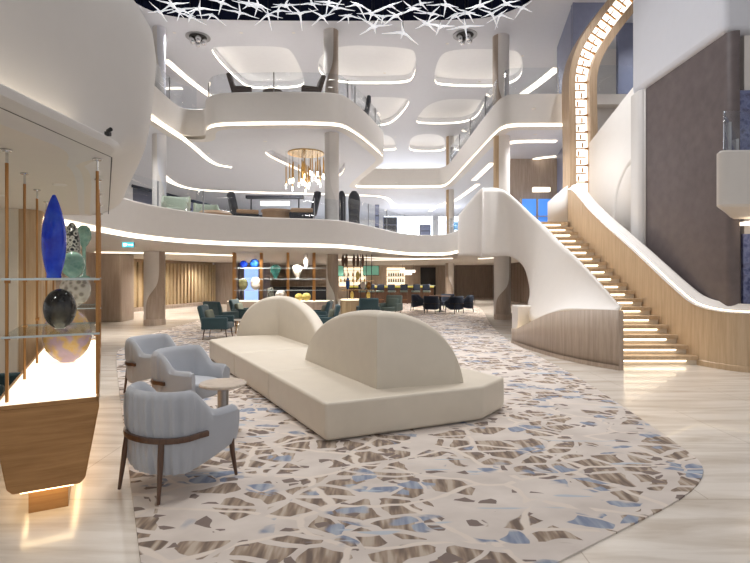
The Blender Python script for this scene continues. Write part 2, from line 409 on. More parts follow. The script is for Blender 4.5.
# floating balcony nose at the left
pa = [(-.35, 2.45), (-.03, 2.45), (-.005, 2.455), (0, 2.465), (0, 2.5), (-.012, 2.51), (-.16, 2.51), (-.2, 2.515), (-.2, 2.58), (-.18, 2.72), (-.14, 2.9), (-.1, 3.15), (-.07, 3.4), (-.07, 3.6), (-.14, 3.72), (-.6, 3.76)]
pb = [(-.62, 2.45), (-.5, 2.452), (-.42, 2.47), (-.34, 2.5), (-.27, 2.535), (-.22, 2.57), (-.17, 2.61), (-.13, 2.65), (-.1, 2.7), (-.07, 2.78), (-.04, 2.95), (-.02, 3.15), (0, 3.4), (-.02, 3.56), (-.1, 3.7), (-.6, 3.76)]
def hullprof(i):
    y = hullp[i][1]; x = hullp[i][0]
    t = min(1, max(0, (y-3.2)/.8)); t = t*t*(3-2*t)
    return [((1-t)*a[0]+t*b[0], (1-t)*a[1]+t*b[1]) for a, b in zip(pa, pb)]
struct('trim_4', ring(hullp, hullprof), 'hull', 'smooth white balcony nose overhanging the display counter', ang=32)
hl = [p for p in hullp if p[1] < 3.25]
struct('trim_5', ring(hl, [(-.195, 2.517), (-.13, 2.517)]), 'led_hull', 'warm cove light on the ledge of the white balcony nose')
hin = [(p[0]+n[0]*o, p[1]+n[1]*o) for (p, n, o) in zip(hullp, normals(hullp), [hullprof(i)[1][0] for i in range(len(hullp))])]
struct('ceiling_nose', MB().fill([hin+[(-8, 7.2), (-8, -2)]], 2.451, False), 'soffit')
groove = [(-1.9, .5), (-1.87, 3.55), (-3.6, 6.75), (-4.2, 6.8)]
struct('trim_6', MB().loft([[(p[0]-.004, p[1], 2.449), (p[0]+.006, p[1], 2.449)] for p in groove]), 'dark', 'thin dark joint line in the soffit over the display counter')
land = [(2.95, 14.25), (3.2, 14.1), (3.75, 13.9), (4.1, 13.6), (5.25, 13.6), (6.3, 13.6), (6.3, 14.4), (16, 14.4), (16, 40), (-16, 40), (-16, 6.9)]
ei = off(e2, -.28)
struct('ceiling_hall', MB().fill([ei+land], Z2B+.001, False), 'soffit')
struct('floor_gallery', MB().fill([off(e2, -.45)+land], Z2F), 'marble')

# ------------------------------------------------------------------ deck three
e3 = chaikin([(x*Q3, y*Q3) for x, y in [(-5.05, 1), (-5.05, 11.4), (-5.08, 12.7), (-5.0, 13.05), (-4.8, 13.12), (-4.5, 13.1), (-4.36, 12.9), (-4.22, 12.4), (-3.95, 12.05), (-3.45, 11.9), (-1.1, 11.85), (-.6, 12.2), (.2, 14.8), (.3, 15.5), (0, 16.6), (-.8, 19.6), (-.75, 20.2), (-.4, 20.25), (2.4, 20.25), (2.83, 20.0), (2.9, 18.5), (3.02, 12.6), (3.12, 12.15), (3.35, 12.0), (4.62, 12.0)]], 3)
def up(prof, dz): return [(o, z+dz) for o, z in prof]
struct('trim_7', ring(e3, [(-.5, Z3T), (-.03, Z3T), (0, Z3T-.03), (0, Z3B+.13), (-.05, Z3B+.12)]), 'fascia', 'deck three balcony fascia with a bulging bay in the middle')
e3l = [p for i, p in enumerate(e3) if p[0] > -4.38*Q3]
struct('trim_8', ring(e3l, [(-.045, Z3B+.125), (-.05, Z3B+.02)]), 'led', 'cove light line under the deck three fascia')
struct('trim_9', ring(e3, [(-.05, Z3B+.025), (0, Z3B+.015), (0, Z3B), (-.3, Z3B)]), 'fascia', 'lip below the deck three cove light')
cl3 = [(4.62*Q3, 15.2), (16, 15.2), (16, 40), (-16, 40), (-16, 1)]
# recess with the hanging gold chandelier
def rounded(pts, n=3): return chaikin(pts, n, True)
def recess(name, hole, z, h, label, m='ceil', led='led'):
    t = thing(name, label, 'ceiling light')
    if sum(hole[i][0]*hole[(i+1) % len(hole)][1]-hole[(i+1) % len(hole)][0]*hole[i][1] for i in range(len(hole))) < 0: hole = hole[::-1]
    h2 = hole+[hole[0]]
    c = Vector((sum(p[0] for p in hole)/len(hole), sum(p[1] for p in hole)/len(hole)))
    ob('recess_pan', MB().loft([[(p[0], p[1], z+.1), (p[0], p[1], z+h)] for p in h2]).fill([hole], z+h, False), m, t)
    ob('light_strip', MB().loft([[(p[0]+(c.x-p[0])*.004, p[1]+(c.y-p[1])*.004, z+.03), (p[0], p[1], z+.11)] for p in h2]), led, t)
    ob('rim', MB().loft([[(p[0], p[1], z), (p[0]+(c.x-p[0])*.008, p[1]+(c.y-p[1])*.008, z), (p[0]+(c.x-p[0])*.008, p[1]+(c.y-p[1])*.008, z+.03), (p[0], p[1], z+.03)] for p in h2]), m, t)
    return t
def wpoly(px, z): return rounded([W(x, y, z) for x, y in px])
holes3 = [wpoly([(260, 154), (272, 149), (300, 147), (345, 148), (345, 178), (318, 179), (300, 172)], Z3B)]
struct('ceiling_gallery', MB().fill([off(e3, -.28)+cl3]+holes3, Z3B+.001, False), 'ceil')
struct('floor_upper', MB().fill([off(e3, -.45)+cl3], Z3F), 'marble')
recess('ceiling_cove_light', holes3[0], Z3B, .34, 'pointed oval ceiling recess holding the gold tube chandelier', led='led_soft')

# ------------------------------------------------------------------ top ceiling with recesses and the dark star opening
oval = chaikin([(-7.6, 14.2), (-7.2, 16.0), (-5.2, 16.4), (2.9, 16.4), (4.2, 16.0), (5.0, 14.8), (5.2, 12), (4.5, 5), (2, 3.2), (-4, 3.2), (-7, 5), (-7.8, 10)], 3, True)
recs = [
    ([(206, 49), (222, 46), (284, 46), (294, 53), (307, 84), (297, 89), (252, 90), (240, 84)], 'trapezoid lit ceiling recess above the two brown armchairs'),
    ([(318, 44), (410, 47), (417, 55), (415, 78), (406, 85), (318, 84)], 'lit ceiling recess beside the middle upper column'),
    ([(448, 49), (500, 49), (525, 52), (520, 88), (440, 87), (433, 82), (437, 60)], 'lit ceiling recess beside the right upper column'),
    ([(340, 97), (406, 97), (411, 103), (396, 121), (384, 127), (340, 126)], 'lit ceiling recess above the right corner of the bulging bay'),
    ([(432, 99), (482, 99), (486, 103), (473, 124), (420, 125), (414, 121)], 'lit ceiling recess in the second row above the right gallery'),
    ([(360, 134), (392, 134), (397, 149), (394, 151), (360, 151)], 'small far lit ceiling recess left of the ceiling centre'),
    ([(412, 134), (444, 134), (446, 148), (443, 152), (412, 152), (408, 148)], 'small far lit ceiling recess at the ceiling centre'),
    ([(452, 134), (475, 134), (470, 151), (450, 151)], 'small far lit ceiling recess next to the thin far column'),
]
holesC = [rounded([W(x, y, ZC) for x, y in q], 3) for q, _ in recs]
struct('ceiling_top', MB().fill([[(-17, -3), (17, -3), (17, 42), (-17, 42)], oval]+holesC, ZC, False), 'ceil')
for h, (q, lb) in zip(holesC, recs): recess('ceiling_cove_light', h, ZC, .36, lb, 'pan', 'led_rec')
ov2 = oval+[oval[0]]
struct('ceiling_opening', MB().loft([[(p[0], p[1], ZC), (p[0], p[1], ZC+1.4)] for p in ov2]).fill([oval], ZC+1.4, False), 'navy')
# ------------------------------------------------------------------ star pendants
def star(k):
    r = random.Random(k); mb = MB(); n = r.choice((4, 4, 5, 5)); a0 = r.random()*6.3
    for i in range(n):
        a = a0+2*math.pi*i/n+r.uniform(-.25, .25); dz = r.choice((-.55, -.3, .02, .05, .08))+r.uniform(-.1, .1)
        l = r.uniform(.36, .56); d = Vector((math.cos(a), math.sin(a), dz)).normalized()
        mb.sweep([(0, 0, 0), d*l*.25+Vector((0, 0, .02)), d*l*.6, d*l], [.036, .024, .015, .005], 5)
    mb.lathe([(.0, -.045), (.035, -.03), (.05, 0), (.035, .03), (0, .045)], 8)
    return mb
stars = []
for k in range(7):
    s = thing('star_pendant', 'x', 'pendant light', (0, 0, 0)); ob('star_body', star(k), 'star', s)
    stars.append(s)
spos = [(172, 5, 12.2), (199, 9, 13), (190, 17, 14.8), (222, 3, 12.6), (240, 13, 14), (258, 5, 12.8), (268, 15, 14.2), (285, 6, 13.2), (300, 14, 12.6), (312, 4, 14.2),
        (322, 17, 13.4), (336, 8, 12.8), (348, 16, 14.6), (358, 5, 13.6), (372, 14, 13), (390, 6, 14), (396, 16, 12.8), (412, 9, 13.4), (432, 14, 14), (446, 5, 13), (455, 15, 14.4), (480, 6, 12.8), (492, 14, 14.2), (506, 4, 13.4), (522, 8, 14.6), (160, 12, 15), (181, 10, 13.6), (212, 15, 14.6), (249, 5, 13.6), (278, 11, 14.8), (328, 3, 13), (383, 17, 14.8), (421, 4, 14.6), (468, 13, 13.6), (500, 15, 15),
        (374, 27, 12.4), (403, 33, 12.0), (440, 27, 12.6), (465, 27, 12.2), (427, 24, 13.2)]
for i, (x, y, d) in enumerate(spos):
    p = P(x, y, d); low = y > 23
    lb = {374: 'low white star pendant hanging furthest left below the dark ceiling opening', 403: 'lowest white star pendant, its legs spread above the middle recess', 440: 'low white star pendant hanging just left of the mirrored spotlight',
          465: 'low white star pendant hanging in front of the mirrored spotlight', 427: 'white star pendant at the lower rim of the dark opening'}.get(x if low else 0, 'white spiky star pendant clustered in the dark ceiling opening')
    src = stars[i % 7]
    if i < 7: o = src; o.location = p; o['label'] = lb
    else: o = dup(src, p, i*1.3, lb)
    o['group'] = 'star pendants'
    ob('cord', MB().tube((0, 0, .05), (0, 0, ZC+1.39-p.z), .008, n=5), 'black', o)

# ------------------------------------------------------------------ hall walls (deck one)
def wall(path, z0, z1, t=.2): 
    b = off(path, t)
    return MB().prism(list(path)+b[::-1], z0, z1)
def ribbed(path, z0, z1, pitch=.12, depth=.06):
    pts = []; acc = []
    L_ = 0
    for a, b in zip(path, path[1:]):
        n = max(1, int((Vector(b)-Vector(a)).length/pitch*2))
        for i in range(n): acc.append((a[0]+(b[0]-a[0])*i/n, a[1]+(b[1]-a[1])*i/n))
    ns = normals(acc); row = []
    for i, (p, n) in enumerate(zip(acc, ns)):
        o = depth if i % 2 else 0; row.append((p[0]+n[0]*o, p[1]+n[1]*o))
        q = acc[min(i+1, len(acc)-1)]; row.append((q[0]+n[0]*o, q[1]+n[1]*o))
    return MB().loft([[(p[0], p[1], z0), (p[0], p[1], z1)] for p in row])
struct('wall_left', MB().box((-5.6, 6.35, 1.225), (2.3, .25, 2.45)), 'cream')
struct('wall_left_end', MB().lathe([(.16, 0), (.16, 2.45)], 20, (-4.44, 6.4, 0)).box((-4.62, 6.65, 1.225), (.5, .4, 2.45)), 'oak')
struct('wall_left_far', MB().box((-10.2, 18.2, 1.225), (2.4, 1.0, 2.45)), 'greige', bevel=.06)
struct('wall_left_back', MB().box((-10, 12.5, 1.225), (.2, 12, 2.45)), 'greige')
scr = chaikin([(-12, 21), (-11.3, 22.2), (-10.5, 25), (-9.6, 28.6), (-9.3, 29.2)], 3)
struct('wall_screen', ribbed(scr, .2, 2.3, .26, -.1), 'slat', 'vertical slatted bronze screen along the far left wall')
struct('wall_screen_back', ring(off(scr, -.25), [(0, 0), (0, 2.45)]), 'oak')
struct('baseboard_left', ring(scr, [(.0, .2), (.05, .18), (.05, 0)]), 'greige')
struct('wall_far_left', MB().box((-8.85, 29.8, 1.225), (1.3, .5, 2.45)), 'greige')
struct('wall_back', MB().box((0, 36.5, 1.225), (18, .3, 2.45)), 'greige')
struct('door_1', MB().box((3.85, 36.3, 1.15), (1.1, .12, 2.3)), 'black')
struct('wall_right_far', ribbed([(5.8, 36), (8.4, 35.6), (8.4, 26), (7.6, 19.5)], .12, 2.45, .3, .06), 'darkwood', 'dark vertical wood panelling under the stair landing')
struct('baseboard_right', ring([(5.8, 36), (8.4, 35.6), (8.4, 26), (7.6, 19.5)], [(-.04, 0), (-.04, .12), (.06, .13)]), 'basewood')
# ceiling cove lines of the hall and galleries
tn = 10
def cove(px, z, w=.16, m='led_soft', lab='cove light line in the ceiling'):
    global tn
    pts = chaikin([W(x, y, z) for x, y in px], 2); a = off(pts, w*.33); b = off(pts, -w*.33)
    struct('trim_%d' % tn, MB().prism(a+b[::-1], z-.03, z+.03), m, lab); tn += 1
cove([(96, 252), (146, 252.5), (190, 253.5), (232, 255.2)], Z2B, .45, 'led', 'cove light line over the slatted bronze screen')
cove([(338, 259.5), (380, 259.8), (410, 259.4), (432, 258.2)], Z2B, .5, 'led_soft', 'cove light line over the bar')
cove([(345, 256.5), (385, 258), (430, 258.6), (452, 258)], Z2B, .25, 'led_soft', 'second cove light line in front of the bar')
cove([(480, 258.5), (494, 257.5)], Z2B, .3, 'led_soft', 'short cove light by the stair column')
cove([(140, 110), (155, 120), (172, 131), (190, 143), (213, 164), (231, 167)], Z3B, .2, 'led', 'slanting cove light line under deck three at the left')
cove([(162, 174), (172, 183), (190, 189), (225, 191.5), (330, 194)], Z3B, .35, 'led', 'curved cove light line over the gallery lounge')
cove([(338, 194.5), (378, 195.5), (390, 199), (394, 208)], Z3B, .35, 'led_soft', 'cove light line over the far gallery')
cove([(430, 211), (437, 206), (446, 202.5), (455, 201), (478, 184)], Z3B, .3, 'led_soft', 'zigzag cove light line over the right gallery')
cove([(474, 180), (492, 163)], Z3B, .3, 'led_soft', 'upper cove light line over the right gallery')
cove([(497, 147), (508, 142.5), (520, 141), (556, 141)], Z3B, .3, 'led', 'cove light line behind the right fascia')
cove([(509, 174), (522, 164), (534, 158.5), (556, 156)], Z3B, .3, 'led_soft', 'curved cove light line above the stair landing')
cove([(166, 60), (190, 81), (212, 97)], ZC, .35, 'led', 'slanting cove light line in the top ceiling at the left')
cove([(157, 88), (182, 88)], ZC, .3, 'led_soft', 'short cove light in the top ceiling at far left')
cove([(523, 94), (540, 82), (557, 68)], ZC, .5, 'led', 'slanting cove light line in the top ceiling at the right')

# galleries' back walls and windows
struct('wall_gallery_back', MB().box((0, 39, 4.58), (32, .2, 2.94)), 'white')
struct('wall_upper_back', MB().box((0, 40.5, 8.42), (34, .2, 3.15)), 'white')
struct('wall_gallery_left', MB().box((-12, 24, 4.58), (.2, 30, 2.94)), 'white')
struct('wall_upper_left', MB().box((-13, 22, 8.42), (.2, 36, 3.15)), 'ceil')
struct('window_1', MB().box((2.2, 33, 4.5), (3.2, .1, 2.2)), 'window')
struct('window_2', MB().box((5.0, 33, 4.5), (1.6, .1, 2.2)), 'window')
struct('window_3', MB().box((7.0, 30, 4.5), (1.8, .1, 2.2)), 'window')
struct('upper_glow_panel', MB().box((2.5, 39.5, 8.4), (9, .1, 2.2)), 'window')  # glowing panel added to brighten the far end of deck three
struct('window_6', MB().box((-7.25, 29.3, 1.2), (.8, .1, 1.9)), 'bluepale')
struct('wall_gap', MB().box((-7.4, 30.2, 1.225), (2.2, .3, 2.45)).box((-8.2, 33.2, 1.225), (.3, 6.5, 2.45)), 'darkwood')
struct('window_4', MB().box((-3.5, 34, 4.2), (5, .1, 1.2)), 'window')

# ------------------------------------------------------------------ columns
def column(x, y, r, z0, z1, label, flip=1, plinth=True, body='greige', inl='white', ph=.5, inv=False, wide=0.0):
    t = thing('column', label, 'column', (x, y, z0)); h = z1-z0
    ob('shaft', MB().lathe([(r, 0), (r, h)], 32), body, t)
    rows = []
    view = math.atan2(-y, -x)
    for i in range(41):
        z = h*i/40; s = 1/(1+math.exp(-(i/40-ph)*16)); s = 1-s if inv else s
        a0 = view-flip*1.5; a1 = view+flip*(-.95+(1.25+wide)*s)
        rows.append([((r+.012)*math.cos(a0+(a1-a0)*j/14), (r+.012)*math.sin(a0+(a1-a0)*j/14), z) for j in range(15)])
    ob('inlay', MB().loft(rows), inl, t)
    if plinth: ob('plinth', MB().lathe([(r+.02, 0), (r+.02, .18), (r+.005, .2)], 32), 'basewood', t)
    return t
column(-7.4, 16.8, .33, 0, Z2B, 'two-tone lobby column standing on the marble at the left', 1, ph=.45, wide=.1)
column(-1.6, 18.8, .22, 0, Z2B, 'two-tone lobby column beside the glass display shelves', 1, ph=.5, inv=True, wide=.2)
column(4.85, 19.0, .31, 0, Z2B, 'two-tone lobby column nearest the staircase', 1, ph=.42, wide=.55)
column(4.55, 30.5, .25, 0, Z2B, 'two-tone far lobby column behind the navy chairs', -1)
column(-6.78, 15.7, .2, Z2F, Z3B, 'gallery column on deck two at the left end', -1, False, body='fascia', inl='ceil')
column(-1.35, 15.55, .215, Z2F, Z3B, 'gallery column on deck two under the bulging bay', -1, False, body='fascia', inl='white', ph=.35)
column(4.02, 15.9, .25, Z2F, Z3B, 'wood gallery column on deck two by the stair landing', -1, False, body='oak', ph=.1)
column(3.84, 25.6, .2, Z2F, Z3B, 'wood gallery column on deck two far behind the bridge', -1, False, body='oak', ph=.1)
column(-7.3, 16.9, .2, Z3F, ZC, 'upper column at the far left of deck three', -1, False, body='fascia', inl='ceil')
column(-1.5, 17.1, .25, Z3F, ZC, 'upper column behind the brown armchairs of deck three', 1, False, body='greige', inl='fascia', ph=.5)
column(4.4, 17.5, .28, Z3F, ZC, 'upper column on the right side of deck three', -1, False, body='greige', inl='white', ph=.25)
column(4.5, 30, .24, Z3F, ZC, 'upper column far back on deck three', -1, False, body='oak', ph=.1)

# ------------------------------------------------------------------ glass railings
def railing(path, z, h, label, every=1.4, posts=True, inset=-.1):
    t = thing('glass_railing', label, 'railing')
    pts = off(path, inset); d = 0; last = None
    ob('glass_panel', MB().loft([[(p[0], p[1], z), (p[0], p[1], z+h)] for p in pts]), 'railglass', t, solid=.012)
    if posts:
        for a, b in zip(pts, pts[1:]):
            l = (Vector(b)-Vector(a)).length
            d += l
            if last is None or d-last >= every:
                last = d
                ob('post', MB().box((b[0], b[1], z+h/2), (.03, .03, h)), 'steel', t)
    return t
def seg(path, a, b): return path[int(len(path)*a):int(len(path)*b)]
def near(path, cond): return [p for p in path if cond(p)]
railing(near(e2, lambda p: p[1] > 8.6 and p[0] < -4.7), Z2T, .62, 'glass railing on the left curve of deck two', 1.5)
railing(near(e2, lambda p: -4.7 <= p[0] < -.9 and p[1] < 17), Z2T, .62, 'glass railing on the middle of deck two', 3.0)
railing(near(e2, lambda p: -.95 <= p[0] < 1.7), Z2T, .75, 'glass railing on deck two where the balcony sweeps back', 1.5)
railing(near(e2, lambda p: p[0] > 1.6 and p[1] > 17.6), Z2T, .6, 'glass railing on the far end of deck two', 1.5)
railing(near(e3, lambda p: p[0] < -4.7*Q3 and p[1] > 9*Q3), Z3T, .75, 'glass railing on the left arm of deck three', 1.6)
railing(near(e3, lambda p: -4.3*Q3 < p[0] < -.55*Q3 and p[1] < 13.0*Q3), Z3T, .6, 'glass railing around the bulging bay of deck three', 2.4)
railing(near(e3, lambda p: -.6*Q3 <= p[0] < .4*Q3 and 12*Q3 < p[1] < 19.5*Q3), Z3T, .6, 'glass railing on the right flank of the bulging bay', 2.0)
railing(near(e3, lambda p: p[0] > 2.84*Q3 and 12.6*Q3 < p[1] < 19.8*Q3), Z3T, .8, 'glass railing on the right arm of deck three', 1.9)
railing(near(e3, lambda p: p[0] > 3.1*Q3 and p[1] < 12.3*Q3), Z3T, .8, 'glass railing above the right front fascia', 1.5)

# ------------------------------------------------------------------ staircase
st = thing('staircase', 'grand staircase with glowing treads and oak balustrade at the right', 'staircase', (5.0, 9.1, 0))
def sx(i): return 4.3-.35*max(0, (i-11)/7), 5.86-.62*(i/18)
O = Vector((5.0, 9.1, 0))
rise, run = 3.1/19, .25
for i in range(19):
    a, b = sx(i); y = i*run; z = rise*(i+1)
    tr = ob('tread', MB().box(((a+b)/2-O.x, y+run/2-.012, z-.035), (b-a, run+.055, .07)), 'stairoak', st)
    ob('riser', MB().box(((a+b)/2-O.x, y+.015, z-rise/2-.035), (b-a, .02, rise-.07)), 'cream', tr)
    ob('light_strip', MB().box(((a+b)/2-O.x-.08, y-.004, z-.085), (b-a-.25, .016, .03)), 'steplight', tr)
# right balustrade
rp = [(5.3, 13.85, 4.1), (5.33, 13.4, 3.98), (5.42, 12.7, 3.42), (5.5, 12.0, 2.95), (5.6, 11.2, 2.45), (5.7, 10.4, 1.93), (5.78, 9.7, 1.48), (5.85, 9.2, 1.2), (5.97, 8.75, 1.1), (6.25, 8.38, 1.08), (6.9, 8.26, 1.08), (8.2, 8.22, 1.08)]
rp = catmull(rp, 6)
def rail_loft(prof):
    ns = normals([(p.x, p.y) for p in rp]); rows = []
    for p, n in zip(rp, ns):
        rows.append([(p.x-n[0]*o-O.x, p.y-n[1]*o-O.y, (p.z+dz if dz > -50 else zz)) for o, dz, zz in prof])
    return MB().loft(rows)
def rl(prof): return rail_loft(prof)
rb = ob('balustrade', rl([(0, -99, .0), (0, -.10, 0)]), 'stairoak', st)
rb['label'] = 'oak-clad right balustrade of the stairs'
ob('handrail', rl([(.0, -.1, 0), (-.015, -.09, 0), (.03, -.085, 0), (.07, -.06, 0), (.15, .02, 0), (.21, .06, 0), (.25, .05, 0), (.265, -.02, 0), (.265, -99, 0)]), 'white', rb)
ob('light_strip', rl([(.035, -.083, 0), (.075, -.055, 0)]), 'led_warm', rb)
ob('skirting', rl([(-.012, -99, .0), (-.012, -99, .09), (0, -99, .1)]), 'stairoak', rb)
# short end panel on the landing
ob('landing_panel', MB().add([(4.8-O.x, 13.9-O.y, 3.1), (5.3-O.x, 13.75-O.y, 3.1), (5.3-O.x, 13.75-O.y, 4.12), (5.12-O.x, 13.8-O.y, 3.98), (4.8-O.x, 13.9-O.y, 3.68)], [(0, 1, 2, 3, 4)]), 'white', st, solid=.08)
# left sweeping white balustrade
T = [(2.92, 17.6, 3.75), (2.95, 14.3, 4.05), (3.1, 14.0, 4.09), (3.475, 13.9, 4.05), (3.75, 13.5, 3.71), (3.95, 13.15, 3.38), (4.15, 12.8, 3.06), (4.25, 12.3, 2.76), (4.3, 11.8, 2.47), (4.3, 10.6, 1.95), (4.29, 9.7, 1.54), (4.26, 8.9, 1.17), (4.26, 8.7, 1.11)]
B = [(2.92, 17.6, 2.35), (2.95, 14.3, 2.2), (3.1, 14.0, 2.16), (3.7, 13.9, 2.18), (3.9, 13.5, 2.0), (3.95, 13.1, 1.73), (3.93, 12.7, 1.22), (3.79, 12.4, .9), (3.62, 11.6, .56), (3.67, 10.8, .76), (3.72, 10.0, .94), (3.87, 9.4, 1.0), (4.2, 8.66, 1.03)]
Tc, Bc = catmull(T, 5), catmull(B, 5)
rows = []
for k, (a, b) in enumerate(zip(Tc, Bc)):
    row = []
    for j in range(15):
        u = j/14; f = min(1, max(0, (k-34)/10)); h = u*(1-f)+f*u**1.8
        row.append(Vector((a.x+(b.x-a.x)*h, a.y+(b.y-a.y)*h, a.z+(b.z-a.z)*u))-O)
    rows.append(row)
lb = ob('balustrade', MB().loft(rows), 'white', st, solid=.05, ang=45)
lb['label'] = 'white sweeping left balustrade of the stairs'
ob('white_block', MB().box((3.62-O.x, 12.32-O.y, .45), (.36, .5, .9)), 'white', st, bevel=.02)
wb = [(3.3, 12.1), (3.33, 11.7), (3.4, 10.95), (3.57, 10.0), (3.85, 9.15), (4.18, 8.56)]
wz = [.36, .4, .62, .9, 1.0, 1.03]
wbc = catmull([(a, b, z) for (a, b), z in zip(wb, wz)], 6)
bw = ob('stair_base', MB().loft([[(p.x-O.x, p.y-O.y, 0), (p.x-O.x, p.y-O.y, p.z)] for p in wbc]), 'basewood', st, solid=.06)
bw['label'] = 'curved wood base at the foot of the white balustrade'
ob('light_strip', MB().loft([[(p.x+.1-O.x, p.y+.06-O.y, p.z-.05), (p.x+.15-O.x, p.y+.09-O.y, p.z-.05)] for p in wbc]), 'led_warm', bw)
ob('skirting', MB().loft([[(p.x-.012-O.x, p.y-.012-O.y, 0), (p.x-.012-O.x, p.y-.012-O.y, .08)] for p in wbc]), 'basewood', bw)
ob('end_panel', MB().box((4.22-O.x, 8.66-O.y, .51), (.07, .2, 1.02)), 'basewood', bw)

# ------------------------------------------------------------------ luminous portal ribbon and blue wall
pt = thing('luminous_portal', 'tall oak portal with a ribbon of glowing white panels beside the stairs', 'portal', (5.8, 14.2, 3.1))
PO = Vector((5.8, 14.2, 3.1))
cl = catmull([P(580, 232, 14.2), P(580, 150, 14.2), P(579, 95, 14.2), P(580, 75, 14.2), P(586, 55, 14.2), P(600, 32, 14.2), P(620, 6, 14.2), P(650, -30, 14.2)], 8)
def ribbon(lo, hi, y0, y1):
    rows = []
    for i, p in enumerate(cl):
        t = (cl[min(i+1, len(cl)-1)]-cl[max(i-1, 0)]).normalized(); n = Vector((t.z, 0, -t.x))
        a, b = p+n*lo-PO, p+n*hi-PO
        rows.append([(a.x, y0, a.z), (b.x, y0, b.z), (b.x, y1, b.z), (a.x, y1, a.z)])
    return MB().loft(rows, closed=True, caps=True)
ob('oak_frame', ribbon(-.38, -.2, -.25, .3), 'portal', pt); ob('oak_frame', ribbon(.2, .4, -.25, .3), 'portal', pt)
gl = ob('glow_panel', ribbon(-.21, .21, -.02, .05), 'panel', pt)
mbk = MB(); acc = 0; k = 0
for i in range(1, len(cl)):
    acc += (cl[i]-cl[i-1]).length
    while acc > .235:
        acc -= .235; k += 1
        t = (cl[i]-cl[i-1]).normalized(); ay = math.atan2(t.x, t.z); c = cl[i]-t*acc-PO; n = Vector((t.z, 0, -t.x))
        mbk.box((c.x, -.04, c.z), (.42 if k % 2 == 0 else .3, .05, .03), ry=ay)
        s = (-.06, .05, .0)[k % 3]; c2 = c+t*.1+n*s
        mbk.box((c2.x, -.04, c2.z), (.03, .05, .13), ry=ay)
        c3 = c+n*(-.17 if k % 2 else .17)
        mbk.box((c3.x, -.05, c3.z), (.09, .06, .05), ry=ay)
ob('bronze_lattice', mbk, 'brass', pt)
bp_ = [(6.07, Z2F), (6.07, ZC)]
bp_ += [(p.x*15.3/14.2, HC+(p.z-HC)*15.3/14.2) for p in cl[::-1] if HC+(p.z-HC)*15.3/14.2 < ZC+.3 and p.z > 3.3]
wbm = MB(); n_ = len(bp_)
wbm.add([(x, y, z) for y in (15.3, 15.5) for x, z in bp_], [tuple(range(n_)), tuple(range(n_, 2*n_))[::-1]]+[(i, (i+1) % n_, n_+(i+1) % n_, n_+i) for i in range(n_)])
wbm.prism([(6.05, 15.29), (6.66, 18.3), (6.8, 18.3), (6.12, 15.5), (6.1, 15.29)], Z2F, ZC)
struct('wall_blue', wbm, 'bluewall')
# space behind the portal
struct('wall_upper_right', MB().box((9.6, 18.5, 8.4), (5, .2, 3.2)), 'white')
struct('wall_blue_right', MB().box((8.35, 16.6, 8.4), (.62, .15, 3.2)), 'bluewall')
struct('trim_%d' % tn, MB().box((7.9, 15.7, 6.7), (2.6, .25, 1.2)), 'fascia', 'white parapet behind the portal'); tn += 1
railing([(6.6, 15.7), (9.1, 15.7)], 7.3, .95, 'glass railing behind the glowing portal', 3, inset=0)
cove([(597, 30), (612, 16)], ZC, .4, 'led', 'cove light behind the portal')
# white wall right of the stair, upper mass and leather wall
wr = [(6.0, 14.0, 2.2), (6.0, 14.0, 5.35), (6.04, 12.6, 5.8), (6.1, 11.6, 6.15), (6.1, 11.3, 6.15), (6.1, 11.3, 1.2), (6.06, 12, 1.2), (6.0, 14.0, 2.2)]
struct('wall_right', MB().add([(p[0], p[1], p[2]) for p in wr[:-1]], [tuple(range(7))]), 'white', solid=.03)
rel = catmull([(6.15, 12.7, 2.6), (6.15, 12.66, 3.1), (6.15, 12.5, 3.75), (6.17, 12.1, 4.24), (6.17, 11.7, 4.4), (6.18, 11.35, 4.42)], 8)
struct('trim_%d' % tn, MB().sweep(rel, .13, 16), 'white', 'curved relief moulding on the white stair wall'); tn += 1
struct('wall_right_upper', MB().prism(chaikin([(6.03, 11.75), (6.2, 11.85), (10, 11.9), (10, 8.66), (6.03, 8.66)], 0), 5.85, 11), 'ceil', bevel=.12)
lw = [(6.13, 11.3), (6.13, 8.75)]+[(6.25-.12*math.cos(q), 8.75-.12*math.sin(q)) for q in (.4, .8, 1.2, 1.57)]+[(6.3, 8.63), (6.3, 11.3)]
struct('wall_stair_post', MB().prism([(6.0, 11.75), (6.16, 11.8), (6.16, 11.32), (6.06, 11.32), (6.0, 11.4)], 1.2, 5.86), 'hull', bevel=.03)
struct('wall_leather', MB().prism(lw, 0, 5.86), 'leather', 'tall taupe leather-clad wall beside the stairs')
struct('wall_right_behind', MB().box((9.5, 8.9, 3.0), (6, .2, 6)), 'white')
# right balcony corner
rbp = chaikin([(9, 6.0), (4.75, 6.3), (4.5, 6.4), (4.5, 6.7), (4.65, 7.5), (4.9, 8.3)], 3)[::-1]
rbp = chaikin([(6.1, 8.58), (5.4, 7.75), (4.86, 7.15), (4.84, 7.0), (5.05, 6.97), (9, 6.9)], 3)
